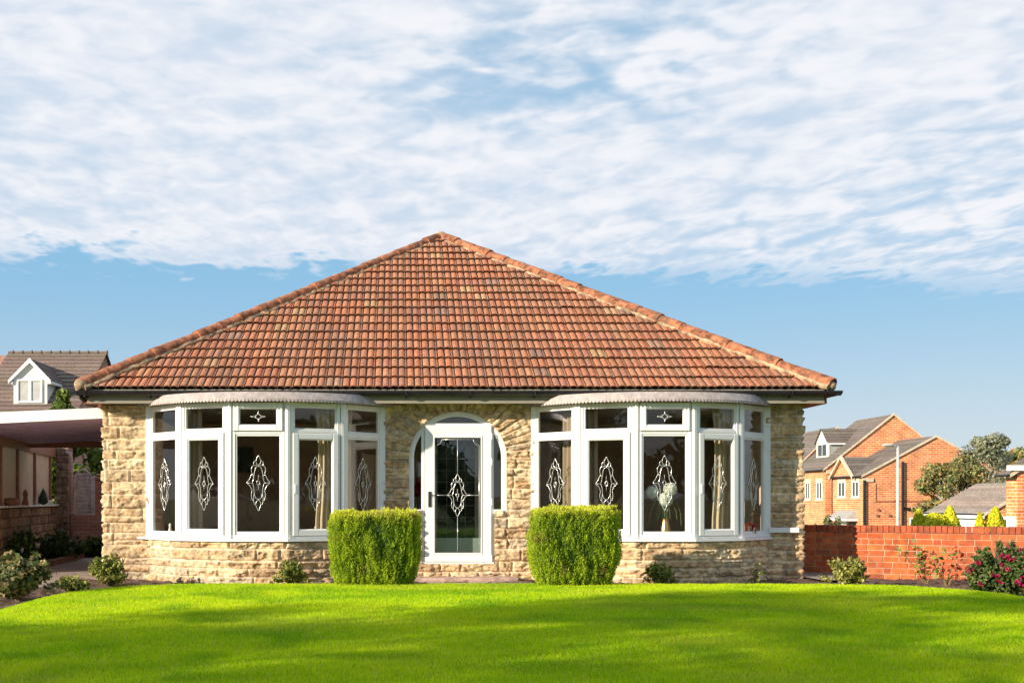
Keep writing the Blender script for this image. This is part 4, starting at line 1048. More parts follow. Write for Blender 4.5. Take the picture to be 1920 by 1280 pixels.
    br_ = np.clip((vnoise((X[keep]+Y[keep])*6+seed*3, Z[keep]*5, seed+8)-.74)*9, 0, 1)[:, None]*(rng.random(n) < .6)[:, None]; C = C*(1-br_)+np.array([.26,.20,.06])*br_
    C = C*(.7+.6*rng.random(n))[:, None]
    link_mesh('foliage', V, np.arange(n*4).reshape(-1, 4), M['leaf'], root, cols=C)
    m = MB(); m.tube([(cx, cy, z0-.05), (cx, cy, z0+.3)], [.05, .035], 8); m.build('trunk', M['bark'], root)
    return root
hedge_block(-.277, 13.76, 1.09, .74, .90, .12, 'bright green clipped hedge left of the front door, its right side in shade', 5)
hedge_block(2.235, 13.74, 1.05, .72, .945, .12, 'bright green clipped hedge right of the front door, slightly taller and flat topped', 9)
GP = [(.16,.20,.03), (.30,.32,.06), (.10,.15,.025), (.42,.40,.10)]
shrub((px(204, 14.7), 14.75, .03), (.30, .25, .42), 2600, .030, GP, 'small yellow-green leafy shrub at the left corner of the bungalow', seed=3)
shrub((px(546, 14.55), 14.55, .03), (.26, .22, .33), 2200, .027, GP, 'small dense variegated shrub under the left bow window beside the hedge', seed=4)
shrub((px(1237, 14.6), 14.62, .03), (.23, .20, .31), 1900, .027, GP, 'small variegated shrub under the right bow window', seed=5)
shrub((px(1590, 14.55), 14.6, .03), (.33, .26, .38), 2200, .034, [(.30,.30,.06), (.42,.40,.12), (.16,.2,.04)], 'loose yellowish shrub beside the corner in front of the brick wall shadow', seed=6, stems=18, twig=.15)
shrub((px(28, 12.6), 12.75, .03), (.62, .62, .50), 5200, .045, [(.13,.17,.05), (.28,.26,.09), (.08,.11,.035), (.36,.26,.12)], 'broad low bush with pale tipped leaves at the left edge of the lawn', seed=7, stems=14, twig=.05)
shrub((px(120, 13.2), 13.6, .03), (.24, .22, .2), 500, .035, GP, 'sparse little plant on soil between the left bush and driveway', seed=17, stems=8)
shrub((px(1895, 12.9), 12.95, .03), (.50, .42, .60), 8500, .036, [(.05,.09,.02), (.09,.13,.035), (.14,.17,.05)], 'large dark green bush with magenta flowers at the right edge', seed=8, stems=16, twig=.08, flowers=([(.42,.012,.08), (.5,.03,.14), (.36,.01,.03)], 55, .016))
def rose(x, y, h, label, seed, leafn=70, red=.2, spread=.25):
    rng = np.random.default_rng(seed); root = thing('rose_bush', (x, y, .03), label, 'rose bush', 'thin rose bushes along the border'); m = MB(); P = []
    for i in range(5):
        a = rng.uniform(-1, 1); b = rng.uniform(-.5, .5); hh = h*rng.uniform(.55, 1)
        pts = spline([(x, y, 0), (x+a*spread*.3, y+b*spread*.4, hh*.4), (x+a*spread*.7, y+b*spread*.7, hh*.75), (x+a*spread, y+b*spread, hh)], 3); m.tube(pts, [.009-.0007*q for q in range(len(pts))], 5)
        for q in range(3, len(pts)):
            for _ in range(max(1, leafn//40)): P.append(np.array(pts[q])+rng.normal(size=3)*.045)
    m.build('stem', pmat('rose_stem', (.22,.16,.07), .7), root)
    P = np.array(P); n = len(P); C = np.where((rng.random(n) < red)[:, None], np.array([.28,.05,.03]), np.array([.22,.27,.07]))*(.6+.8*rng.random(n))[:, None]
    V, Fc, C = leaf_mesh(P, rng.normal(size=(n, 3)), .045, C, 1.4, rng); link_mesh('foliage', V, Fc, M['leaf'], root, cols=C)
rose(px(1415, 14.7), 14.7, .36, 'small thin rose under the right end of the right bow window', 1, 60, .15, .1)
rose(px(1742, 15.0), 15.1, .62, 'tall thin green-leaved rose in front of the sunlit brick wall', 2, 130, .1, .45)
rose(px(1790, 14.6), 14.8, .55, 'thin rose with reddish leaves against the brick wall', 3, 130, .6, .32)
rose(px(1845, 14.2), 14.3, .45, 'low spindly rose next to the magenta flowering bush', 4, 90, .5, .3)

# ------------------------------------------------------------------ garden brick wall (right)
def garden_wall():
    a = Vector((6.30, 16.94)); b = Vector((9.35, 15.34)); d = (b-a); L = d.length; d.normalize(); n = Vector((d.y, -d.x))
    root = thing('brick_wall', (a.x, a.y, 0), 'orange red brick garden wall with upright coping bricks, left part in shadow', 'wall')
    def at(u, nn): return (a.x+d.x*u+n.x*nn, a.y+d.y*u+n.y*nn)
    core = MB(); core.cur = (.56,.38,.25); core.obox(a, d, n, 0, L, -.22, -.006, 0, .72)
    m = MB(); rng = random.Random(5); zt = .815; ch = .0885; z = .0; row = 0
    while z < .70:
        u = -.13*(row % 2)
        while u < L:
            l = .215 if rng.random() > .15 else .105
            m.cur = col_jit(rng.choice([(.54,.105,.022), (.48,.09,.022), (.58,.14,.035)]), .2, rng) if rng.random() > .12 else col_jit((.58,.15,.045), .1, rng)
            m.obox(a, d, n, max(u, 0)+.003, min(u+l, L)-.004, -.03, .0+rng.uniform(-.002, .002), z+.004, z+ch-.005, .003)
            u += l+.004
        z += ch; row += 1
    core.build('mortar', M['brickgeo'], root); m.build('brickwork', M['brickgeo'], root)
    c = MB(); u = 0
    while u < L-.03:
        c.cur = col_jit((.42,.085,.03), .22, rng); c.obox(a, d, n, u+.003, u+.076, -.235, .012+rng.uniform(-.003, .003), .712, zt+rng.uniform(-.003, .004), .005); u += .079
    c.build('coping', M['brickgeo'], root)
garden_wall()

# ------------------------------------------------------------------ left side: carport, sunroom, fence
cp0 = thing('carport', (-6.5, 16.3, 0), 'flat white edged carport roof beside the bungalow with purple grey lining', 'carport')
def slab(m, x0, x1, y0, y1, za0, za1, zb0, zb1):
    """box whose bottom/top run from (za0,za1) at x0 to (zb0,zb1) at x1"""
    m.add([(x0,y0,za0),(x1,y0,zb0),(x1,y1,zb0),(x0,y1,za0),(x0,y0,za1),(x1,y0,zb1),(x1,y1,zb1),(x0,y1,za1)], [(0,3,2,1),(4,5,6,7),(0,1,5,4),(1,2,6,5),(2,3,7,6),(3,0,4,7)])
m = MB(); slab(m, -9.2, -4.37, 16.3, 16.34, 2.20, 2.385, 2.435, 2.595); m.build('fascia', M['upvc'], cp0)
m = MB(); slab(m, -9.2, -4.40, 16.341, 21.6, 2.215, 2.36, 2.445, 2.57); m.build('roof', M['purple'], cp0)
m = MB()
for i in range(28): x = -9.0+i*.16; zz = 2.215+(x+9.2)/4.8*.23; m.box(x, x+.012, 16.345, 21.6, zz-.006, zz+.02)
m.build('lining_ribs', M['purple'], cp0)
m = MB(); m.box(-8.6, -4.45, 21.5, 21.6, 2.24, 2.36); m.build('rear_beam', M['brownframe'], cp0)
sr = thing('sunroom', (-7.2, 20, 0), 'brown framed side extension with cream blinds and stone base under the carport', 'extension')
A = np.array((-6.70, 17.3)); B = np.array((-7.75, 24.6)); d = (B-A)/np.linalg.norm(B-A); n = np.array([-d[1], d[0]])*-1; n = np.array([d[1], -d[0]]); 
if n[0] < 0: n = -n
Ls = np.linalg.norm(B-A)
def upx(p):     # arclength where the wall crosses photo column p
    k = (p-PX0)/F; t = (k*A[1]-A[0])/(d[0]-k*d[1]); return t
m = MB(); m.obox(A, d, n, 0, Ls, -.2, .0, 0, 1.06); 
rgn = random.Random(8); st = MB()
for r in range(6):
    u = -.1
    while u < Ls:
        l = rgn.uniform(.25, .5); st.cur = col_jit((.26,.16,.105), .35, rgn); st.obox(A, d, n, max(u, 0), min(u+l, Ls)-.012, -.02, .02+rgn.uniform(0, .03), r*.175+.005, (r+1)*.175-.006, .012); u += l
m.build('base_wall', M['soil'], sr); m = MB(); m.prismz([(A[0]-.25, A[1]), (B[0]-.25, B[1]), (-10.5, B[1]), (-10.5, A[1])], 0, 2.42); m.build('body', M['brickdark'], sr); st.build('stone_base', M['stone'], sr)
m = MB(); m.obox(A, d, n, 0, Ls, -.1, .09, 1.061, 1.10, .006); m.build('sill', M['upvc'], sr)
m = MB(); m.obox(A, d, n, 0, Ls, -.1, .012, 2.16, 2.42)
posts = [0, .6, 1.15, upx(3), upx(35), upx(67), upx(96)]
for p in posts: m.obox(A, d, n, p-.045, p+.045, -.08, .008, 1.10, 2.16)
m.build('frame', M['brownframe'], sr)
m = MB(); m.obox(A, d, n, 0, upx(96), -.06, -.045, 1.10, 2.16); m.build('blind', M['blind'], sr)
m = MB(); m.obox(A, d, n, 0, upx(96), -.022, -.018, 1.10, 2.16); m.build('pane', glassmat('frosted_glass', (.95,.95,.95), .25, .25), sr)
stp = MB(); rgn = random.Random(2)
for r in range(14):
    u = 0
    x0, x1 = px(106, 24.5), px(129, 24.5)
    stp.cur = col_jit((.25,.16,.11), .3, rgn); q = rgn.uniform(.35, .65) if r % 2 else .0
    stp.obox((x0, 24.5), (1,0), (0,-1), 0, (x1-x0)*(q or 1)-.005, -.3, rgn.uniform(0, .04), r*.17+.004, (r+1)*.17-.004, .012)
    if q: stp.cur = col_jit((.25,.16,.11), .3, rgn); stp.obox((x0, 24.5), (1,0), (0,-1), (x1-x0)*q+.005, x1-x0, -.3, rgn.uniform(0, .04), r*.17+.004, (r+1)*.17-.004, .012)
stp.build('pier', M['stone'], sr)
m = MB(); xp = px(133.5, 24.2); m.tube([(xp-.14, 24.3, pz(848, 24.2)), (xp-.04, 24.25, pz(850, 24.2)), (xp, 24.2, pz(860, 24.2)), (xp, 24.2, pz(1012, 24.2))], .042, 8)
for q in (884, 910, 960): m.tube([(xp, 24.2, pz(q, 24.2)), (xp, 24.2, pz(q+3, 24.2))], .052, 8)
m.build('downpipe', pmat('dusty_pink_pipe', (.36,.24,.22), .5), sr, smooth=True)
# things on the sunroom sill
def sill_at(p): u = upx(p); q = A+d*u+n*.045; return (q[0], q[1], 1.10)
c = sill_at(15); m = MB(); m.lathe(c, [(.10,0),(.13,.05),(.12,.12),(.05,.14)]); tag(m.build('flowerpot', M['brownframe'], smooth=True), 'squat brown pot at left end of the extension sill', 'pot', 'ornaments on the extension sill')
c = sill_at(25); m = MB(); m.lathe(c, [(.05,0),(.055,.09),(.03,.1),(.02,.15)]); tag(m.build('ornament', M['redsoffit'], smooth=True), 'small red ornament on the extension sill', 'ornament', 'ornaments on the extension sill')
c = sill_at(43); m = MB(); m.lathe(c, [(.07,0),(.055,.08),(.035,.15),(.05,.2),(.045,.25),(.012,.30)]); tag(m.build('figurine', pmat('terracotta_figure', (.33,.16,.11), .7), smooth=True), 'tallest terracotta figurine on the extension sill', 'figurine', 'ornaments on the extension sill')
c = sill_at(77); m = MB(); m.lathe(c, [(.03,0),(.10,.05),(.09,.14),(.06,.24),(.02,.32),(.003,.35)]); tag(m.build('ornament', pmat('dark_green', (.02,.035,.015), .8), smooth=True), 'dark cone shaped ornament on the extension sill', 'ornament', 'ornaments on the extension sill')
c = sill_at(88); m = MB(); m.lathe(c, [(.06,0),(.075,.07),(.07,.09)]); tag(m.build('flowerpot', M['porc'], smooth=True), 'low white pot at the right end of the extension sill', 'pot', 'ornaments on the extension sill')
# low boundary wall, fence and gate at the end of the drive
Yf = 24.8
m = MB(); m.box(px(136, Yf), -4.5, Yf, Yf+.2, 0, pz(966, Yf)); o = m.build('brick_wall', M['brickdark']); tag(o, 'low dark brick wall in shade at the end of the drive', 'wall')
fr = thing('fence_panel', (px(155, Yf), Yf, .85), 'arch topped greyish pink slatted fence panel on low brick wall', 'fence')
x0, x1 = px(139, Yf), px(171, Yf); m = MB(); z0_ = pz(966, Yf); nb = 14
for i in range(nb):
    zz = z0_+i*.082
    def top(x): t = (x-x0)/(x1-x0); return pz(893, Yf)+.16*math.sin(math.pi*min(max(t, 0), 1))
    xs0, xs1 = x0, x1
    while top(xs0) < zz+.07 and xs0 < xs1: xs0 += .01
    while top(xs1) < zz+.07 and xs0 < xs1: xs1 -= .01
    if xs1-xs0 > .05: m.obox((0, Yf+.05), (1,0), (0,-1), xs0, xs1, 0, .02, zz, zz+.074, .004)
m.build('slats', M['wood'], fr)
m = MB(); pts = [(x0+(x1-x0)*t, Yf+.03, pz(893, Yf)+.165*math.sin(math.pi*t)) for t in np.linspace(0, 1, 14)]; m.tube(pts, .022, 6); m.tube([(x0, Yf+.03, z0_), (x0, Yf+.03, pz(893, Yf))], .022, 6); m.build('panel_frame', M['wood'], fr)
m = MB(); m.box(x1, x1+.09, Yf-.02, Yf+.08, z0_, pz(891, Yf)); m.build('post', M['wood'], fr)
gt = thing('red_gate', (px(186, Yf), Yf, .85), 'dark red slatted fence section between pale fence post and bungalow', 'fence')
m = MB(); x0 = px(176, Yf); x1 = -5.3
for i in range(9): m.obox((0, Yf+.05), (1,0), (0,-1), x0, x1, 0, .02, z0_+i*.1, z0_+i*.1+.09, .005)
m.build('slats', M['redwood'], gt)
m = MB(); m.box(x0, x0+.05, Yf, Yf+.06, z0_, pz(897, Yf)); m.box(x0, x1, Yf, Yf+.029, pz(899, Yf), pz(895, Yf)); m.build('gate_frame', M['redwood'], gt)
# kerb and planting in the shade
m = MB(); rgn = random.Random(4)
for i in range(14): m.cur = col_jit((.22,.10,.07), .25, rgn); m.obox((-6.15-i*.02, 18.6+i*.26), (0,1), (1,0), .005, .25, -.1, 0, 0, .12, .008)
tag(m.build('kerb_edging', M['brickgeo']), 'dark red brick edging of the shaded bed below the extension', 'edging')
DG = [(.06,.11,.03), (.10,.15,.04), (.04,.07,.02)]
shrub((-6.55, 21.0, .0), (.42, .9, .55), 1800, .07, DG, 'dark spreading fern-like plant below the extension window', 'plant', 'garden_plant', seed=21)
shrub((-6.65, 19.3, .0), (.35, .5, .62), 1200, .06, DG, 'shaded plant with small white flowers below the extension', 'plant', 'garden_plant', seed=22, flowers=([(.7,.66,.62), (.6,.5,.5)], 9, .022))
shrub((-6.35, 22.8, .0), (.45, .6, .40), 1300, .07, DG, 'low dark foliage beside the downpipe at the drive end', 'plant', 'garden_plant', seed=23)

# ------------------------------------------------------------------ trees
def tree(c, h, r, n, leafs, pal, label, name='tree', cat='tree', seed=1, trunk_h=.35, conic=False, pale=False, group=None, tr=.16, nl=16, squash=.8):
    rng = np.random.default_rng(seed); x, y, z = c; root = thing(name, c, label, cat, group)
    m = MB(); th = h*trunk_h; tips = []
    m.tube(spline([(x, y, z-.15), (x+rng.uniform(-.1,.1), y, z+th*.6), (x+rng.uniform(-.2,.2), y, z+th), (x+rng.uniform(-.2,.2), y, z+h*.9)], 4), [tr*(1-.07*i) for i in range(13)], 8)
    for i in range(nl):
        zz = rng.uniform(.05 if conic else .2, .97); a = rng.uniform(0, 2*math.pi)
        env = (1-zz)*.95+.06 if conic else math.sqrt(max(0, 1-(2*zz-1)**2))*.72+.18
        q = r*env*rng.uniform(.45, 1); tip = np.array((x+q*math.cos(a), y+q*math.sin(a), z+th+(h-th)*zz)); tips.append((tip, env))
        b0 = np.array((x, y, z+th*.8+(h-th)*zz*.5)); m.tube([tuple(b0), tuple((b0+tip)/2+np.array((0,0,.05*h*rng.uniform(0,1)))), tuple(tip)], [tr*.35, tr*.22, tr*.08], 5)
    m.build('trunk', M['palebark' if pale else 'bark'], root)
    P = []; D = []; S = []
    for tip, env in tips:
        k = n//len(tips); lr = r*(.20+.16*rng.random())*(.6+.6*env) if not conic else r*(.14+.32*env)
        p, dd = ellipsoid_pts(k, tip, (lr, lr, lr*squash), rng, .85); P.append(p); D.append(dd); S.append(np.full(k, rng.uniform(.72, 1.25)))
    P = np.vstack(P); D = np.vstack(D); S = np.concatenate(S); D = D+rng.normal(size=D.shape)*.8
    C = np.array(pal)[rng.integers(0, len(pal), len(P))]*(S*(.7+.6*rng.random(len(P))))[:, None]
    k = P[:, 2] > z+.05; V, Fc, C = leaf_mesh(P[k], D[k], leafs, C[k], rng=rng); link_mesh('crown', V, Fc, M['leaf'], root, cols=C)
    return root
CG = [(.12,.19,.03), (.20,.27,.05), (.07,.12,.02)]
tree((-8.4, 27.4, -.0), 4.0, 1.1, 9000, .09, CG, 'dense green conifer behind the arched fence panel', 'conifer', seed=31, trunk_h=.05, conic=True, nl=40)
tree((-7.3, 28.2, -.05), 4.1, 1.2, 9000, .09, CG, 'dense green conifer behind the red fence section', 'conifer', seed=32, trunk_h=.05, conic=True, nl=40)
tree((-6.1, 27.8, -.05), 3.7, 1.2, 8000, .09, CG, 'dense green conifer nearest the bungalow behind the fence', 'conifer', seed=33, trunk_h=.05, conic=True, nl=40)
def cone_bush(c, h, r, n, leafs, pal, label, seed, group, round_=False):
    """small conifer: sprays over a lumpy cone"""
    rng = np.random.default_rng(seed); x, y, z = c; root = thing('golden_conifer', c, label, 'conifer', group)
    t = rng.random(n)**.8; a = rng.uniform(0, 2*math.pi, n)
    env = np.sqrt(np.clip(1-t**2, 0, 1)) if round_ else np.clip(1-t, 0, 1)**.75
    lump = 1+.35*(vnoise(a*2.2, t*6+seed, seed)-.5)+.3*(vnoise(a*5, t*14, seed+1)-.5)
    rr = r*env*lump*(1-.35*rng.random(n)**2)+.02
    P = np.stack([x+rr*np.cos(a), y+rr*np.sin(a), z+h*t], 1); D = np.stack([np.cos(a), np.sin(a), .5+0*a], 1)+rng.normal(size=(n, 3))*.5
    C = np.array(pal)[rng.integers(0, len(pal), n)]*(.7+.6*rng.random(n))[:, None]
    V, Fc, C = leaf_mesh(P, D, leafs, C, 1.8, rng, up=1.0); link_mesh('crown', V, Fc, M['leaf'], root, cols=C)
    m = MB(); m.tube([(x, y, z-.1), (x, y, z+h*.7)], [.04, .02], 6); m.build('trunk', M['bark'], root)
# olive birch by the garage
OL = [(.20,.22,.08), (.28,.29,.11), (.13,.15,.06), (.28,.29,.11), (.34,.19,.07)]
tree((px(1790, 66), 66, -1.95), 5.6, 2.2, 17000, .11, OL, 'olive and rust leaved tree in front of the brick gable', 'tree', seed=41, trunk_h=.15, pale=True, nl=34, tr=.14)
tree((px(1852, 74), 74, -1.95), 7.4, 2.2, 12000, .12, [(.30,.31,.20), (.20,.22,.12), (.38,.38,.28)], 'silvery green tree behind the garage roof', 'tree', seed=42, trunk_h=.2, pale=True, nl=28, tr=.12)
tree((px(1898, 95), 95, -1.95), 7.5, 2.6, 7000, .3, OL, 'far olive tree behind the right-edge house', 'tree', seed=43, trunk_h=.2, nl=22)
shrub((px(1528, 48), 48, -1.9), (.85, .8, 1.75), 3500, .13, [(.16,.18,.07), (.26,.27,.12)], 'grey-green bush above the shaded end of the brick wall', seed=44)
shrub((px(1560, 52), 52, -1.9), (.8, .8, 2.0), 2500, .13, [(.16,.18,.07), (.26,.27,.12)], 'lower grey-green bush left of the porch canopy', seed=45)
YG = [(.80,.74,.03), (.68,.66,.03), (.50,.52,.02)]
for i, (p, q, rw, lb) in enumerate(((1722, 962, .25, 'slim golden conifer nearest the lamp post'), (1751, 968, .42, 'rounded golden conifer, widest and lowest of the five'), (1781, 955, .36, 'tallest pointed golden conifer'), (1837, 967, .19, 'narrowest golden conifer, before the garage door'), (1866, 957, .40, 'broad golden conifer at the garage gable'))):
    Yc = 34.0; zt = pz(q, Yc); zb = float(terrain_z(np.array(px(p, Yc)), np.array(Yc)))
    cone_bush((px(p, Yc), Yc, zb), zt-zb+.1, rw*1.9, 5000, .05, YG, lb, 50+i, 'golden conifers behind the brick wall', round_=(i == 1))
# trees beyond the frame: they shade the lawn and show in the panes
DT = [(.07,.11,.025), (.11,.16,.035), (.05,.08,.02)]
SH = [(-13.2, 2.2, 6.3, 2.6, 'tree left of the lawn, out of the picture'), ]
tr_specs = [(-14.5, 1.2, 6.8, 1.9), (-16.5, -1.2, 8.4, 2.5), (-11.5, -2.0, 5.6, 2.2), (-18.5, -4.0, 9.6, 3.0), (-21.5, -7.5, 9.5, 3.0), (-13.0, -7.5, 7.0, 2.6), (-13.5, -4.6, 6.2, 2.2), (-9.5, -5.2, 5.0, 2.0)]
for i, (x, y, h, r) in enumerate(tr_specs):
    tree((x, y, 0), h, r, 9000, .085, DT, 'leafy garden tree standing across from the bungalow beyond the lawn', 'garden_tree', seed=70+i, trunk_h=.22, nl=24, group='garden trees facing the bungalow')
rgn = random.Random(77)
for i in range(17):
    an = math.radians(172+196*i/16); R_ = rgn.uniform(37, 43)
    tree((1+R_*math.cos(an), 14+R_*math.sin(an), 0), rgn.uniform(3.9, 6.6), rgn.uniform(3.4, 4.6), 3600, .34, DT, 'leafy garden tree standing across from the bungalow beyond the lawn', 'garden_tree', seed=90+i, trunk_h=.10, nl=26, group='garden trees facing the bungalow')

# ------------------------------------------------------------------ neighbouring houses
def tiled(m, a, b, c, d_, rows, rng, base=(.20,.155,.13), lift=.04, cols=None):
    """stepped tile courses on quad a-b (eave) to d-c (top)"""
    a, b, c, d_ = [Vector(v) for v in (a, b, c, d_)]; nrm = (b-a).cross(d_-a).normalized()
    if nrm.z < 0: nrm = -nrm
    for r in range(rows):
        f0, f1 = r/rows, (r+1)/rows; p0 = a.lerp(d_, f0); p1 = b.lerp(c, f0); q0 = a.lerp(d_, f1); q1 = b.lerp(c, f1)
        nseg = max(1, int((p1-p0).length/1.1)) if cols is None else cols; rc = col_jit(base, .16, rng)
        for s in range(nseg):
            m.cur = col_jit(rc, .09, rng); s0, s1 = s/nseg, (s+1)/nseg
            A0, A1, B1, B0 = p0.lerp(p1, s0), p0.lerp(p1, s1), q0.lerp(q1, s1), q0.lerp(q1, s0)
            m.add([A0+nrm*lift, A1+nrm*lift, B1+nrm*.004, B0+nrm*.004, A0-nrm*.01, A1-nrm*.01], [(0,1,2,3), (4,5,1,0)])
def gable_house(name, label, x0, x1, y0, y1, zg, ze, zr, brick, ov=.25, rows=14, base=(.17,.14,.12), verge=True, seed=1):
    """ridge along Y, gable ends facing -Y/+Y"""
    root = thing(name, ((x0+x1)/2, y0, zg), label, 'house'); xm = (x0+x1)/2; rng = random.Random(seed)
    m = MB(); m.prism([(x0, zg), (x1, zg), (x1, ze), (xm, zr-.1), (x0, ze)], y0, y1); m.build('wall', brick, root)
    sl2 = (zr-ze)/(xm-x0); r = MB()
    tiled(r, (x0-ov, y1+.1, ze-ov*sl2), (x0-ov, y0-.12, ze-ov*sl2), (xm, y0-.12, zr), (xm, y1+.1, zr), rows, rng, base)
    tiled(r, (x1+ov, y0-.12, ze-ov*sl2), (x1+ov, y1+.1, ze-ov*sl2), (xm, y1+.1, zr), (xm, y0-.12, zr), rows, rng, base)
    R = r.build('roof', M['slate'], root)
    v = MB()
    for sx in (x0-ov, x1+ov):
        v.add([(sx, y0-.13, ze-ov*sl2-.1), (sx, y0-.13, ze-ov*sl2+.03), (xm, y0-.13, zr+.05), (xm, y0-.13, zr-.10), (sx, y0-.02, ze-ov*sl2-.1), (sx, y0-.02, ze-ov*sl2+.03), (xm, y0-.02, zr+.05), (xm, y0-.02, zr-.10)], [(0,1,2,3), (7,6,5,4), (1,5,6,2), (0,3,7,4)])
    v.build('verge', M['mstone'], root)
    g_ = MB(); g_.tube([(x0-ov-.05, y0-.1, ze-ov*sl2), (x0-ov-.05, y1, ze-ov*sl2)], .06, 6); g_.build('gutter', M['gutter'], root)
    return root, sl2
def side_window(root, x, ya, yb, z0, z1, lintel=True):
    """window on a wall facing -X"""
    fr = MB(); u = (0, -1); nn = (-1, 0); L = yb-ya
    fr.frame((x, yb), u, nn, 0, L, z0, z1, .09, -.05, .05); fr.obox((x, yb), u, nn, L/2-.05, L/2+.05, -.05, .045, z0+.09, z1-.09)
    Wn = fr.build('window', M['upvc'], root); g_ = MB(); g_.obox((x, yb), u, nn, .09, L-.09, -.01, .01, z0+.09, z1-.09); g_.build('pane', M['dark'], Wn)
    s = MB(); s.obox((x, yb), u, nn, -.12, L+.12, -.05, .10, z0-.14, z0-.002)
    if lintel: s.obox((x, yb), u, nn, -.12, L+.12, -.05, .06, z1+.002, z1+.24)
    s.build('window_surround', M['mstone'], root)
# house B (front gable)
Yb = 78.0; bx0 = px(1620, Yb); bxm = px(1754, Yb); bx1 = 2*bxm-bx0
HB, slB = gable_house('brick_house', 'orange brick house with lower gable behind the lamp post', bx0, bx1, Yb, Yb+5.6, -2.1, pz(889, Yb), pz(817, Yb), M['brickA'], seed=2)
for (a, b) in ((1585, 1572), (1611, 1598)):
    side_window(HB, bx0, F*bx0/(a-PX0), F*bx0/(b-PX0), pz(932, 80.5), pz(902, 80.5))
# small porch gable over the two windows
ga = F*bx0/(1564.5-PX0); gb = F*bx0/(1604.5-PX0); gm = (ga+gb)/2; gz = pz(894, 81); gt_ = pz(856, 81)
m = MB(); m.prismx([(gb, gz), (ga, gz), (gm, gt_-.1)], bx0-.12, bx0+3.0); m.build('gablet_wall', M['brickA'], HB)
rng_ = random.Random(6); r = MB()
tiled(r, (bx0-.35, gb-.2, gz-.1), (bx0+.1, gb-.2, gz-.1), (bx0+3.2, gm, gt_), (bx0-.35, gm, gt_), 7, rng_, (.17,.14,.12))
tiled(r, (bx0-.35, ga+.2, gz-.1), (bx0+.1, ga+.2, gz-.1), (bx0+3.2, gm, gt_), (bx0-.35, gm, gt_), 7, rng_, (.17,.14,.12)); r.build('gablet_roof', M['slate'], HB)
v = MB()
for yy in (gb-.25, ga+.25): v.add([(bx0-.38, yy, gz-.22), (bx0-.38, yy, gz-.0), (bx0-.38, gm, gt_+.08), (bx0-.38, gm, gt_-.14), (bx0-.2, yy, gz-.22), (bx0-.2, yy, gz-.0), (bx0-.2, gm, gt_+.08), (bx0-.2, gm, gt_-.14)], [(0,1,2,3), (7,6,5,4), (1,5,6,2), (0,3,7,4)])
v.build('bargeboard', M['mstone'], HB)
# door canopy and door
ca = F*bx0/(1569-PX0); cb = F*bx0/(1609-PX0)
m = MB(); z1 = pz(972, 80.5); m.add([(bx0-.9, cb, z1), (bx0-.9, ca, z1), (bx0, ca-.5, z1+.62), (bx0, cb+.5, z1+.62), (bx0, cb, z1), (bx0, ca, z1)], [(0,1,2,3), (1,5,2), (0,3,4), (0,4,5,1)]); m.build('porch_canopy', M['greych'], HB)
m = MB(); m.box(bx0-.92, bx0, cb, ca, z1-.14, z1-.005); m.build('canopy_fascia', M['upvc'], HB)
m = MB(); m.box(bx0-.06, bx0+.01, ca-1.9, ca-.6, -2.1, z1-.2); m.build('door', M['upvc'], HB)
m = MB(); m.box(bx0-.05, bx0+.01, cb+.3, cb+1.6, z1-1.6, z1-.25); m.build('window', M['dark'], HB)
# gable-end details
m = MB(); xw = px(1691, Yb); m.tube([(xw, Yb-.12, pz(865, Yb)), (xw, Yb-.12, -2.0)], .09, 8); m.build('downpipe', M['gutter'], HB)
m = MB(); xw = px(1622, Yb); m.tube([(xw-.1, Yb-.1, pz(900, Yb)), (xw-.1, Yb-.1, -2.0)], .09, 8); m.build('downpipe', M['gutter'], HB)
m = MB(); m.box(px(1617, Yb), px(1637, Yb), Yb-.1, Yb+.02, pz(903, Yb), pz(896, Yb)); m.box(px(1733, Yb), px(1760, Yb), Yb-.06, Yb+.02, pz(896, Yb), pz(889.5, Yb)); m.build('lintel', M['mstone'], HB)
m = MB(); m.frame((0, Yb), (1,0), (0,-1), px(1738, Yb), px(1754, Yb), pz(918, Yb), pz(896.5, Yb), .1, -.05, .05); W2 = m.build('window', M['upvc'], HB)
m = MB(); m.box(px(1738, Yb)+.1, px(1754, Yb)-.1, Yb-.02, Yb, pz(918, Yb)+.1, pz(896.5, Yb)-.1); m.build('pane', M['dark'], W2)
m = MB(); m.box(px(1641.5, Yb), px(1642.5, Yb), Yb-.04, Yb+.01, pz(937, Yb), pz(905, Yb)); m.box(px(1641.5, Yb), px(1740, Yb), Yb-.04, Yb+.01, pz(940.5, Yb), pz(938.8, Yb)); m.build('cable', M['brownframe'], HB)
m = MB(); m.box(px(1695, Yb), px(1717, Yb), Yb-.25, Yb, pz(955, Yb), pz(951, Yb)); m.build('meter_canopy', M['gutter'], HB)
for (p, q) in ((1736, 884), (1647, 956), (1645, 966), (1668, 966)):
    m = MB(); m.tube([(px(p, Yb), Yb-.08, pz(q, Yb)), (px(p, Yb), Yb+.02, pz(q, Yb))], .10, 8); m.build('vent', M['brownframe'], HB)
m = MB(); m.frame((0, Yb), (1,0), (0,-1), px(1705, Yb), px(1722, Yb), pz(990, Yb), pz(970, Yb), .1, -.05, .05); W3 = m.build('window', M['upvc'], HB)
m = MB(); m.box(px(1705, Yb)+.1, px(1722, Yb)-.1, Yb-.02, Yb, pz(990, Yb)+.1, pz(970, Yb)-.1); m.build('pane', M['dark'], W3)
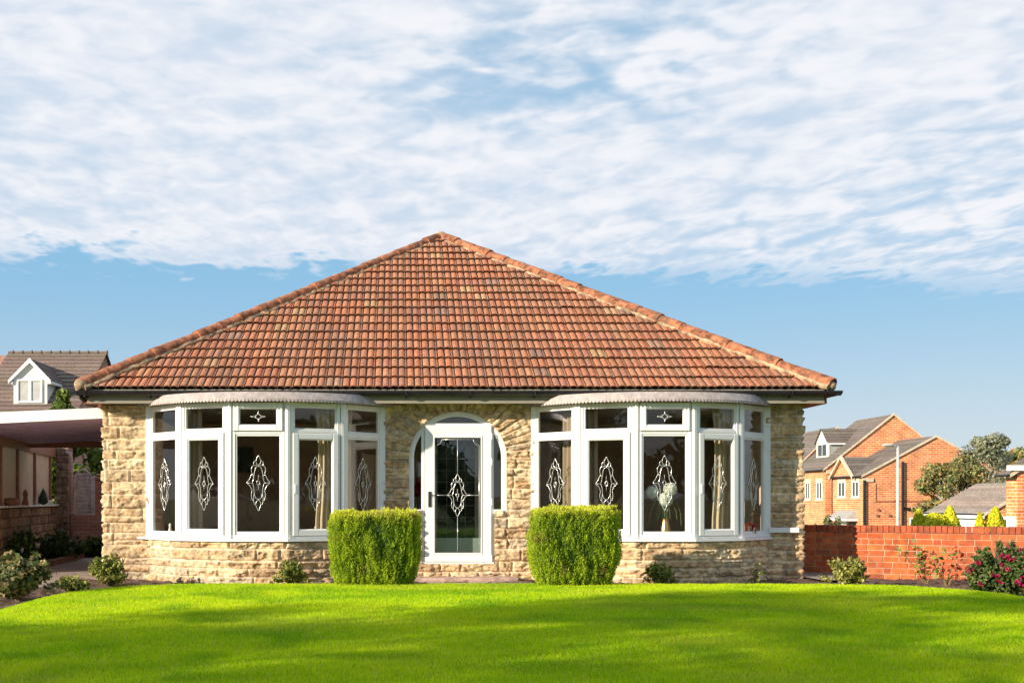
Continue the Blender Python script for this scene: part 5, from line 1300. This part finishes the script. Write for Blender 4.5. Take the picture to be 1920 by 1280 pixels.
# house A (taller, behind)
Ya = 84.2; ax0 = px(1548, Ya); axm = px(1675, Ya); ax1 = 2*axm-ax0
HA, slA = gable_house('brick_house', 'taller orange brick house with steep gable and white dormer', ax0, ax1, Ya, Ya+6.6, -2.1, pz(876, Ya), pz(776, Ya), M['brickA'], seed=3, rows=18)
for (a, b) in ((1519.5, 1510.5), (1542, 1531.5)):
    side_window(HA, ax0, F*ax0/(a-PX0), F*ax0/(b-PX0), pz(936, 86.5), pz(903, 86.5))
m = MB(); m.box(px(1549, Ya), px(1564, Ya), Ya-.12, Ya, pz(888, Ya), pz(881, Ya)); m.build('kneeler', M['mstone'], HA)
m = MB(); m.tube([(px(1561, Ya), Ya-.1, pz(895, Ya)), (px(1561, Ya), Ya-.1, -2)], .1, 8); m.build('downpipe', M['gutter'], HA)
def dormer_x(root, xf, ya, yb, z0, zw, zt, depth):
    """white dormer whose front faces -X"""
    ym = (ya+yb)/2; m = MB(); m.prismx([(ya, z0), (yb, z0), (yb, zw), (ym, zt), (ya, zw)], xf, xf+.12); Dm = m.build('dormer', M['gwhite'], root)
    m = MB(); m.box(xf+.12, xf+depth, ya+.03, yb-.03, z0, zw); m.build('dormer_cheek', M['greych'], Dm)
    r = MB(); tiled(r, (xf-.15, ya-.15, zw-.12), (xf+depth, ya-.15, zw-.12), (xf+depth, ym, zt+.03), (xf-.15, ym, zt+.03), 5, rng_, (.17,.14,.12)); tiled(r, (xf-.15, yb+.15, zw-.12), (xf+depth, yb+.15, zw-.12), (xf+depth, ym, zt+.03), (xf-.15, ym, zt+.03), 5, rng_, (.17,.14,.12)); r.build('dormer_roof', M['slate'], Dm)
    m = MB(); m.box(xf-.02, xf+depth, ya-.2, ya-.12, zw-.24, zw-.13); m.build('dormer_fascia', M['upvc'], Dm)
    m = MB(); m.box(xf-.02, xf-.001, ya+.35, ym-.07, z0+.4, zw-.2); m.box(xf-.02, xf-.001, ym+.07, yb-.35, z0+.4, zw-.2); m.build('pane', M['dark'], Dm)
dxf = ax0+1.15
dormer_x(HA, dxf, F*dxf/(1552.5-PX0), F*dxf/(1531-PX0), pz(863, 87), pz(828, 87), pz(803, 87), 3.6)
# house D further left/back, just a slice
Yd = 97; HD, _ = gable_house('brick_house', 'far brick house, only a slice visible past the bungalow corner', px(1500, Yd), px(1640, Yd), Yd, Yd+7, -2.1, pz(868, Yd), pz(800, Yd), M['brickA'], seed=4)
# garage
Yg = 56.0; gx = px(1852, Yg); gxm = gx+2.75
HG, _ = gable_house('garage', 'low brick garage with white door and grey tiled roof', gx, 2*gxm-gx, Yg, Yg+6.1, -1.95, pz(959, Yg), pz(903, Yg), M['brickA'], seed=5, rows=12, base=(.30,.25,.21))
HG['category'] = 'garage'
m = MB(); m.box(gx-.05, gx+.01, Yg+.5, Yg+5.7, -1.95, pz(970, Yg)); m.build('garage_door', M['upvc'], HG)
m = MB(); m.box(gx-.33, gx-.22, Yg-.1, Yg+6.1, pz(970, Yg)-.05, pz(961, Yg)-.03); m.build('fascia', M['upvc'], HG)
# house C at the right edge
Yc = 47.0; cx0 = px(1908, Yc)
HC, _ = gable_house('brick_house', 'brick house cut off by the right edge, white eaves box', cx0, cx0+7.4, Yc, Yc+.9, -1.95, pz(880, Yc), pz(780, Yc), M['brickA'], seed=6, ov=.4)
m = MB(); m.box(cx0-.42, cx0+.25, Yc-.2, Yc+.1, pz(882, Yc), pz(872, Yc)); m.build('eaves_box', M['upvc'], HC)
m = MB(); m.box(cx0-.35, cx0, Yc+.1, Yc+.85, -1.95, pz(968, Yc)); BW = m.build('bay_window', M['upvc'], HC)
m = MB(); m.box(cx0-.36, cx0-.349, Yc+.25, Yc+.7, -.9, pz(974, Yc)); m.build('pane', M['dark'], BW)
# street lamp
Yl = 50.0; xl = px(1683.5, Yl); zb = -1.9
SL = thing('street_lamp', (xl, Yl, zb), 'tall pale grey street lamp with short angled arm above the brick wall', 'street lamp')
m = MB(); m.tube([(xl, Yl, zb), (xl, Yl, pz(960, Yl)), (xl, Yl, pz(836, Yl))], [.085, .07, .055], 10); m.build('pole', M['steel'], SL, smooth=True)
m = MB(); m.tube([(xl+.02, Yl, pz(838, Yl)), (xl-.25, Yl, pz(834.5, Yl)), (xl-.55, Yl, pz(833, Yl))], .045, 8); m.build('arm', M['steel'], SL, smooth=True)
m = MB(); m.ball((xl-.45, Yl, pz(834, Yl)), .12, 2.4, .9, .55); m.build('lamp_head', M['steel'], SL, smooth=True)

# left neighbour: ridge along X, eaves towards us
Yn = 58.0; zr = pz(662, Yn); slp = .66; nx0 = px(16, Yn); nx1 = px(201, Yn); zev = 3.2; dy = (zr-zev)/slp
NH = thing('neighbour_house', ((nx0+nx1)/2, Yn-dy, -1.9), 'neighbour house with brown tiled roof and white gabled dormer', 'house')
m = MB(); m.prismx([(Yn-dy+.3, -1.9), (Yn+dy-.3, -1.9), (Yn+dy-.3, zev+.2), (Yn, zr-.12), (Yn-dy+.3, zev+.2)], nx0-8, nx1-.12); m.build('wall', M['brickN'], NH)
r = MB(); rn = random.Random(9)
BT = (.20,.145,.115)
tiled(r, (nx0, Yn-dy, zev), (nx1, Yn-dy, zev), (nx1, Yn, zr), (nx0, Yn, zr), 25, rn, BT, lift=.05); tiled(r, (nx1, Yn+dy, zev), (nx0, Yn+dy, zev), (nx0, Yn, zr), (nx1, Yn, zr), 25, rn, BT)
ky = Yn-1.6; kz = zr-1.6*slp+.0
tiled(r, (nx0-8, Yn-dy, zev), (nx0-.001, Yn-dy, zev), (nx0-.001, ky, kz), (nx0-8, ky, kz), 20, rn, BT, lift=.05)
R = r.build('roof', M['slate'], NH)
m = MB(); m.tube([(nx0, Yn, zr+.02), (nx1, Yn, zr+.02)], .09, 8)
for i in range(11): x = nx0+(nx1-nx0)*i/10.5+.2; m.tube([(x, Yn, zr+.03), (x+.08, Yn, zr+.03)], .125, 8)
m.build('ridge_tiles', pmat('ridge_brown', (.20,.15,.12), .85), NH)
m = MB(); m.box(nx0-.05, nx0+.12, Yn-1.6, Yn+.0, zr-1.2, zr-1.1); 
Ydm = 53.2; dx0, dx1 = px(25.5, Ydm), px(88.5, Ydm); dxm = (dx0+dx1)/2; z0d, zwd, ztd = pz(760, Ydm), pz(709, Ydm), pz(676, Ydm)
m = MB(); m.prism([(dx0, z0d-.3), (dx1, z0d-.3), (dx1, zwd), (dxm, ztd), (dx0, zwd)], Ydm, Ydm+.15); Dn = m.build('dormer', M['gwhite'], NH)
m = MB(); m.box(dx0+.04, dx1-.04, Ydm+.151, Ydm+3, z0d-.3, zwd-.02); m.build('dormer_cheek', M['gwhite'], Dn)
r = MB(); e = .22; zz = zwd-.12
tiled(r, (dx0-e, Ydm+3.4, zz), (dx0-e, Ydm-.12, zz), (dxm, Ydm-.12, ztd+.1), (dxm, Ydm+3.4, ztd+.1), 6, rn, (.34,.14,.09)); tiled(r, (dx1+e, Ydm-.12, zz), (dx1+e, Ydm+3.4, zz), (dxm, Ydm+3.4, ztd+.1), (dxm, Ydm-.12, ztd+.1), 6, rn, (.16,.12,.11)); r.build('dormer_roof', M['slate'], Dn)
v = MB()
for sx in (dx0-e, dx1+e): v.add([(sx, Ydm-.16, zz-.14), (sx, Ydm-.16, zz+.02), (dxm, Ydm-.16, ztd+.12), (dxm, Ydm-.16, ztd-.12), (sx, Ydm, zz-.14), (sx, Ydm, zz+.02), (dxm, Ydm, ztd+.12), (dxm, Ydm, ztd-.12)], [(0,1,2,3), (7,6,5,4), (1,5,6,2), (0,3,7,4)])
v.build('bargeboard', M['upvc'], Dn)
m = MB(); m.box(dx1+.02, dx1+.24, Ydm-.1, Ydm+2.3, zz-.16, zz-.02); m.box(dx0-.24, dx0-.02, Ydm-.1, Ydm+2.3, zz-.16, zz-.02); m.build('dormer_fascia', M['upvc'], Dn)
m = MB(); wx0, wx1 = px(32, Ydm), px(80, Ydm); m.frame((0, Ydm), (1,0), (0,-1), wx0, wx1, pz(755, Ydm), pz(711, Ydm), .09, -.02, .06, .01); m.obox((0, Ydm), (1,0), (0,-1), px(54.5, Ydm), px(59.5, Ydm), -.02, .055, pz(755, Ydm)+.09, pz(711, Ydm)-.09, .01)
Wd = m.build('dormer_window', M['upvc'], NH)
m = MB(); m.box(wx0+.09, wx1-.09, Ydm-.012, Ydm-.002, pz(755, Ydm)+.09, pz(711, Ydm)-.09); m.build('net_curtain', pmat('net', (.50,.50,.47), .8, .10, 3), Wd)
m = MB(); m.box(dx0-.12, dx1+.12, Ydm-.5, Ydm, z0d-.42, z0d-.30); m.add([(dx0-.05, Ydm-.01, z0d-.0), (dx1+.05, Ydm-.01, z0d), (dx1+.3, Ydm-.6, z0d-.42), (dx0-.3, Ydm-.6, z0d-.42)], [(0,3,2,1)]); m.build('dormer_apron', M['gwhite'], Dn)
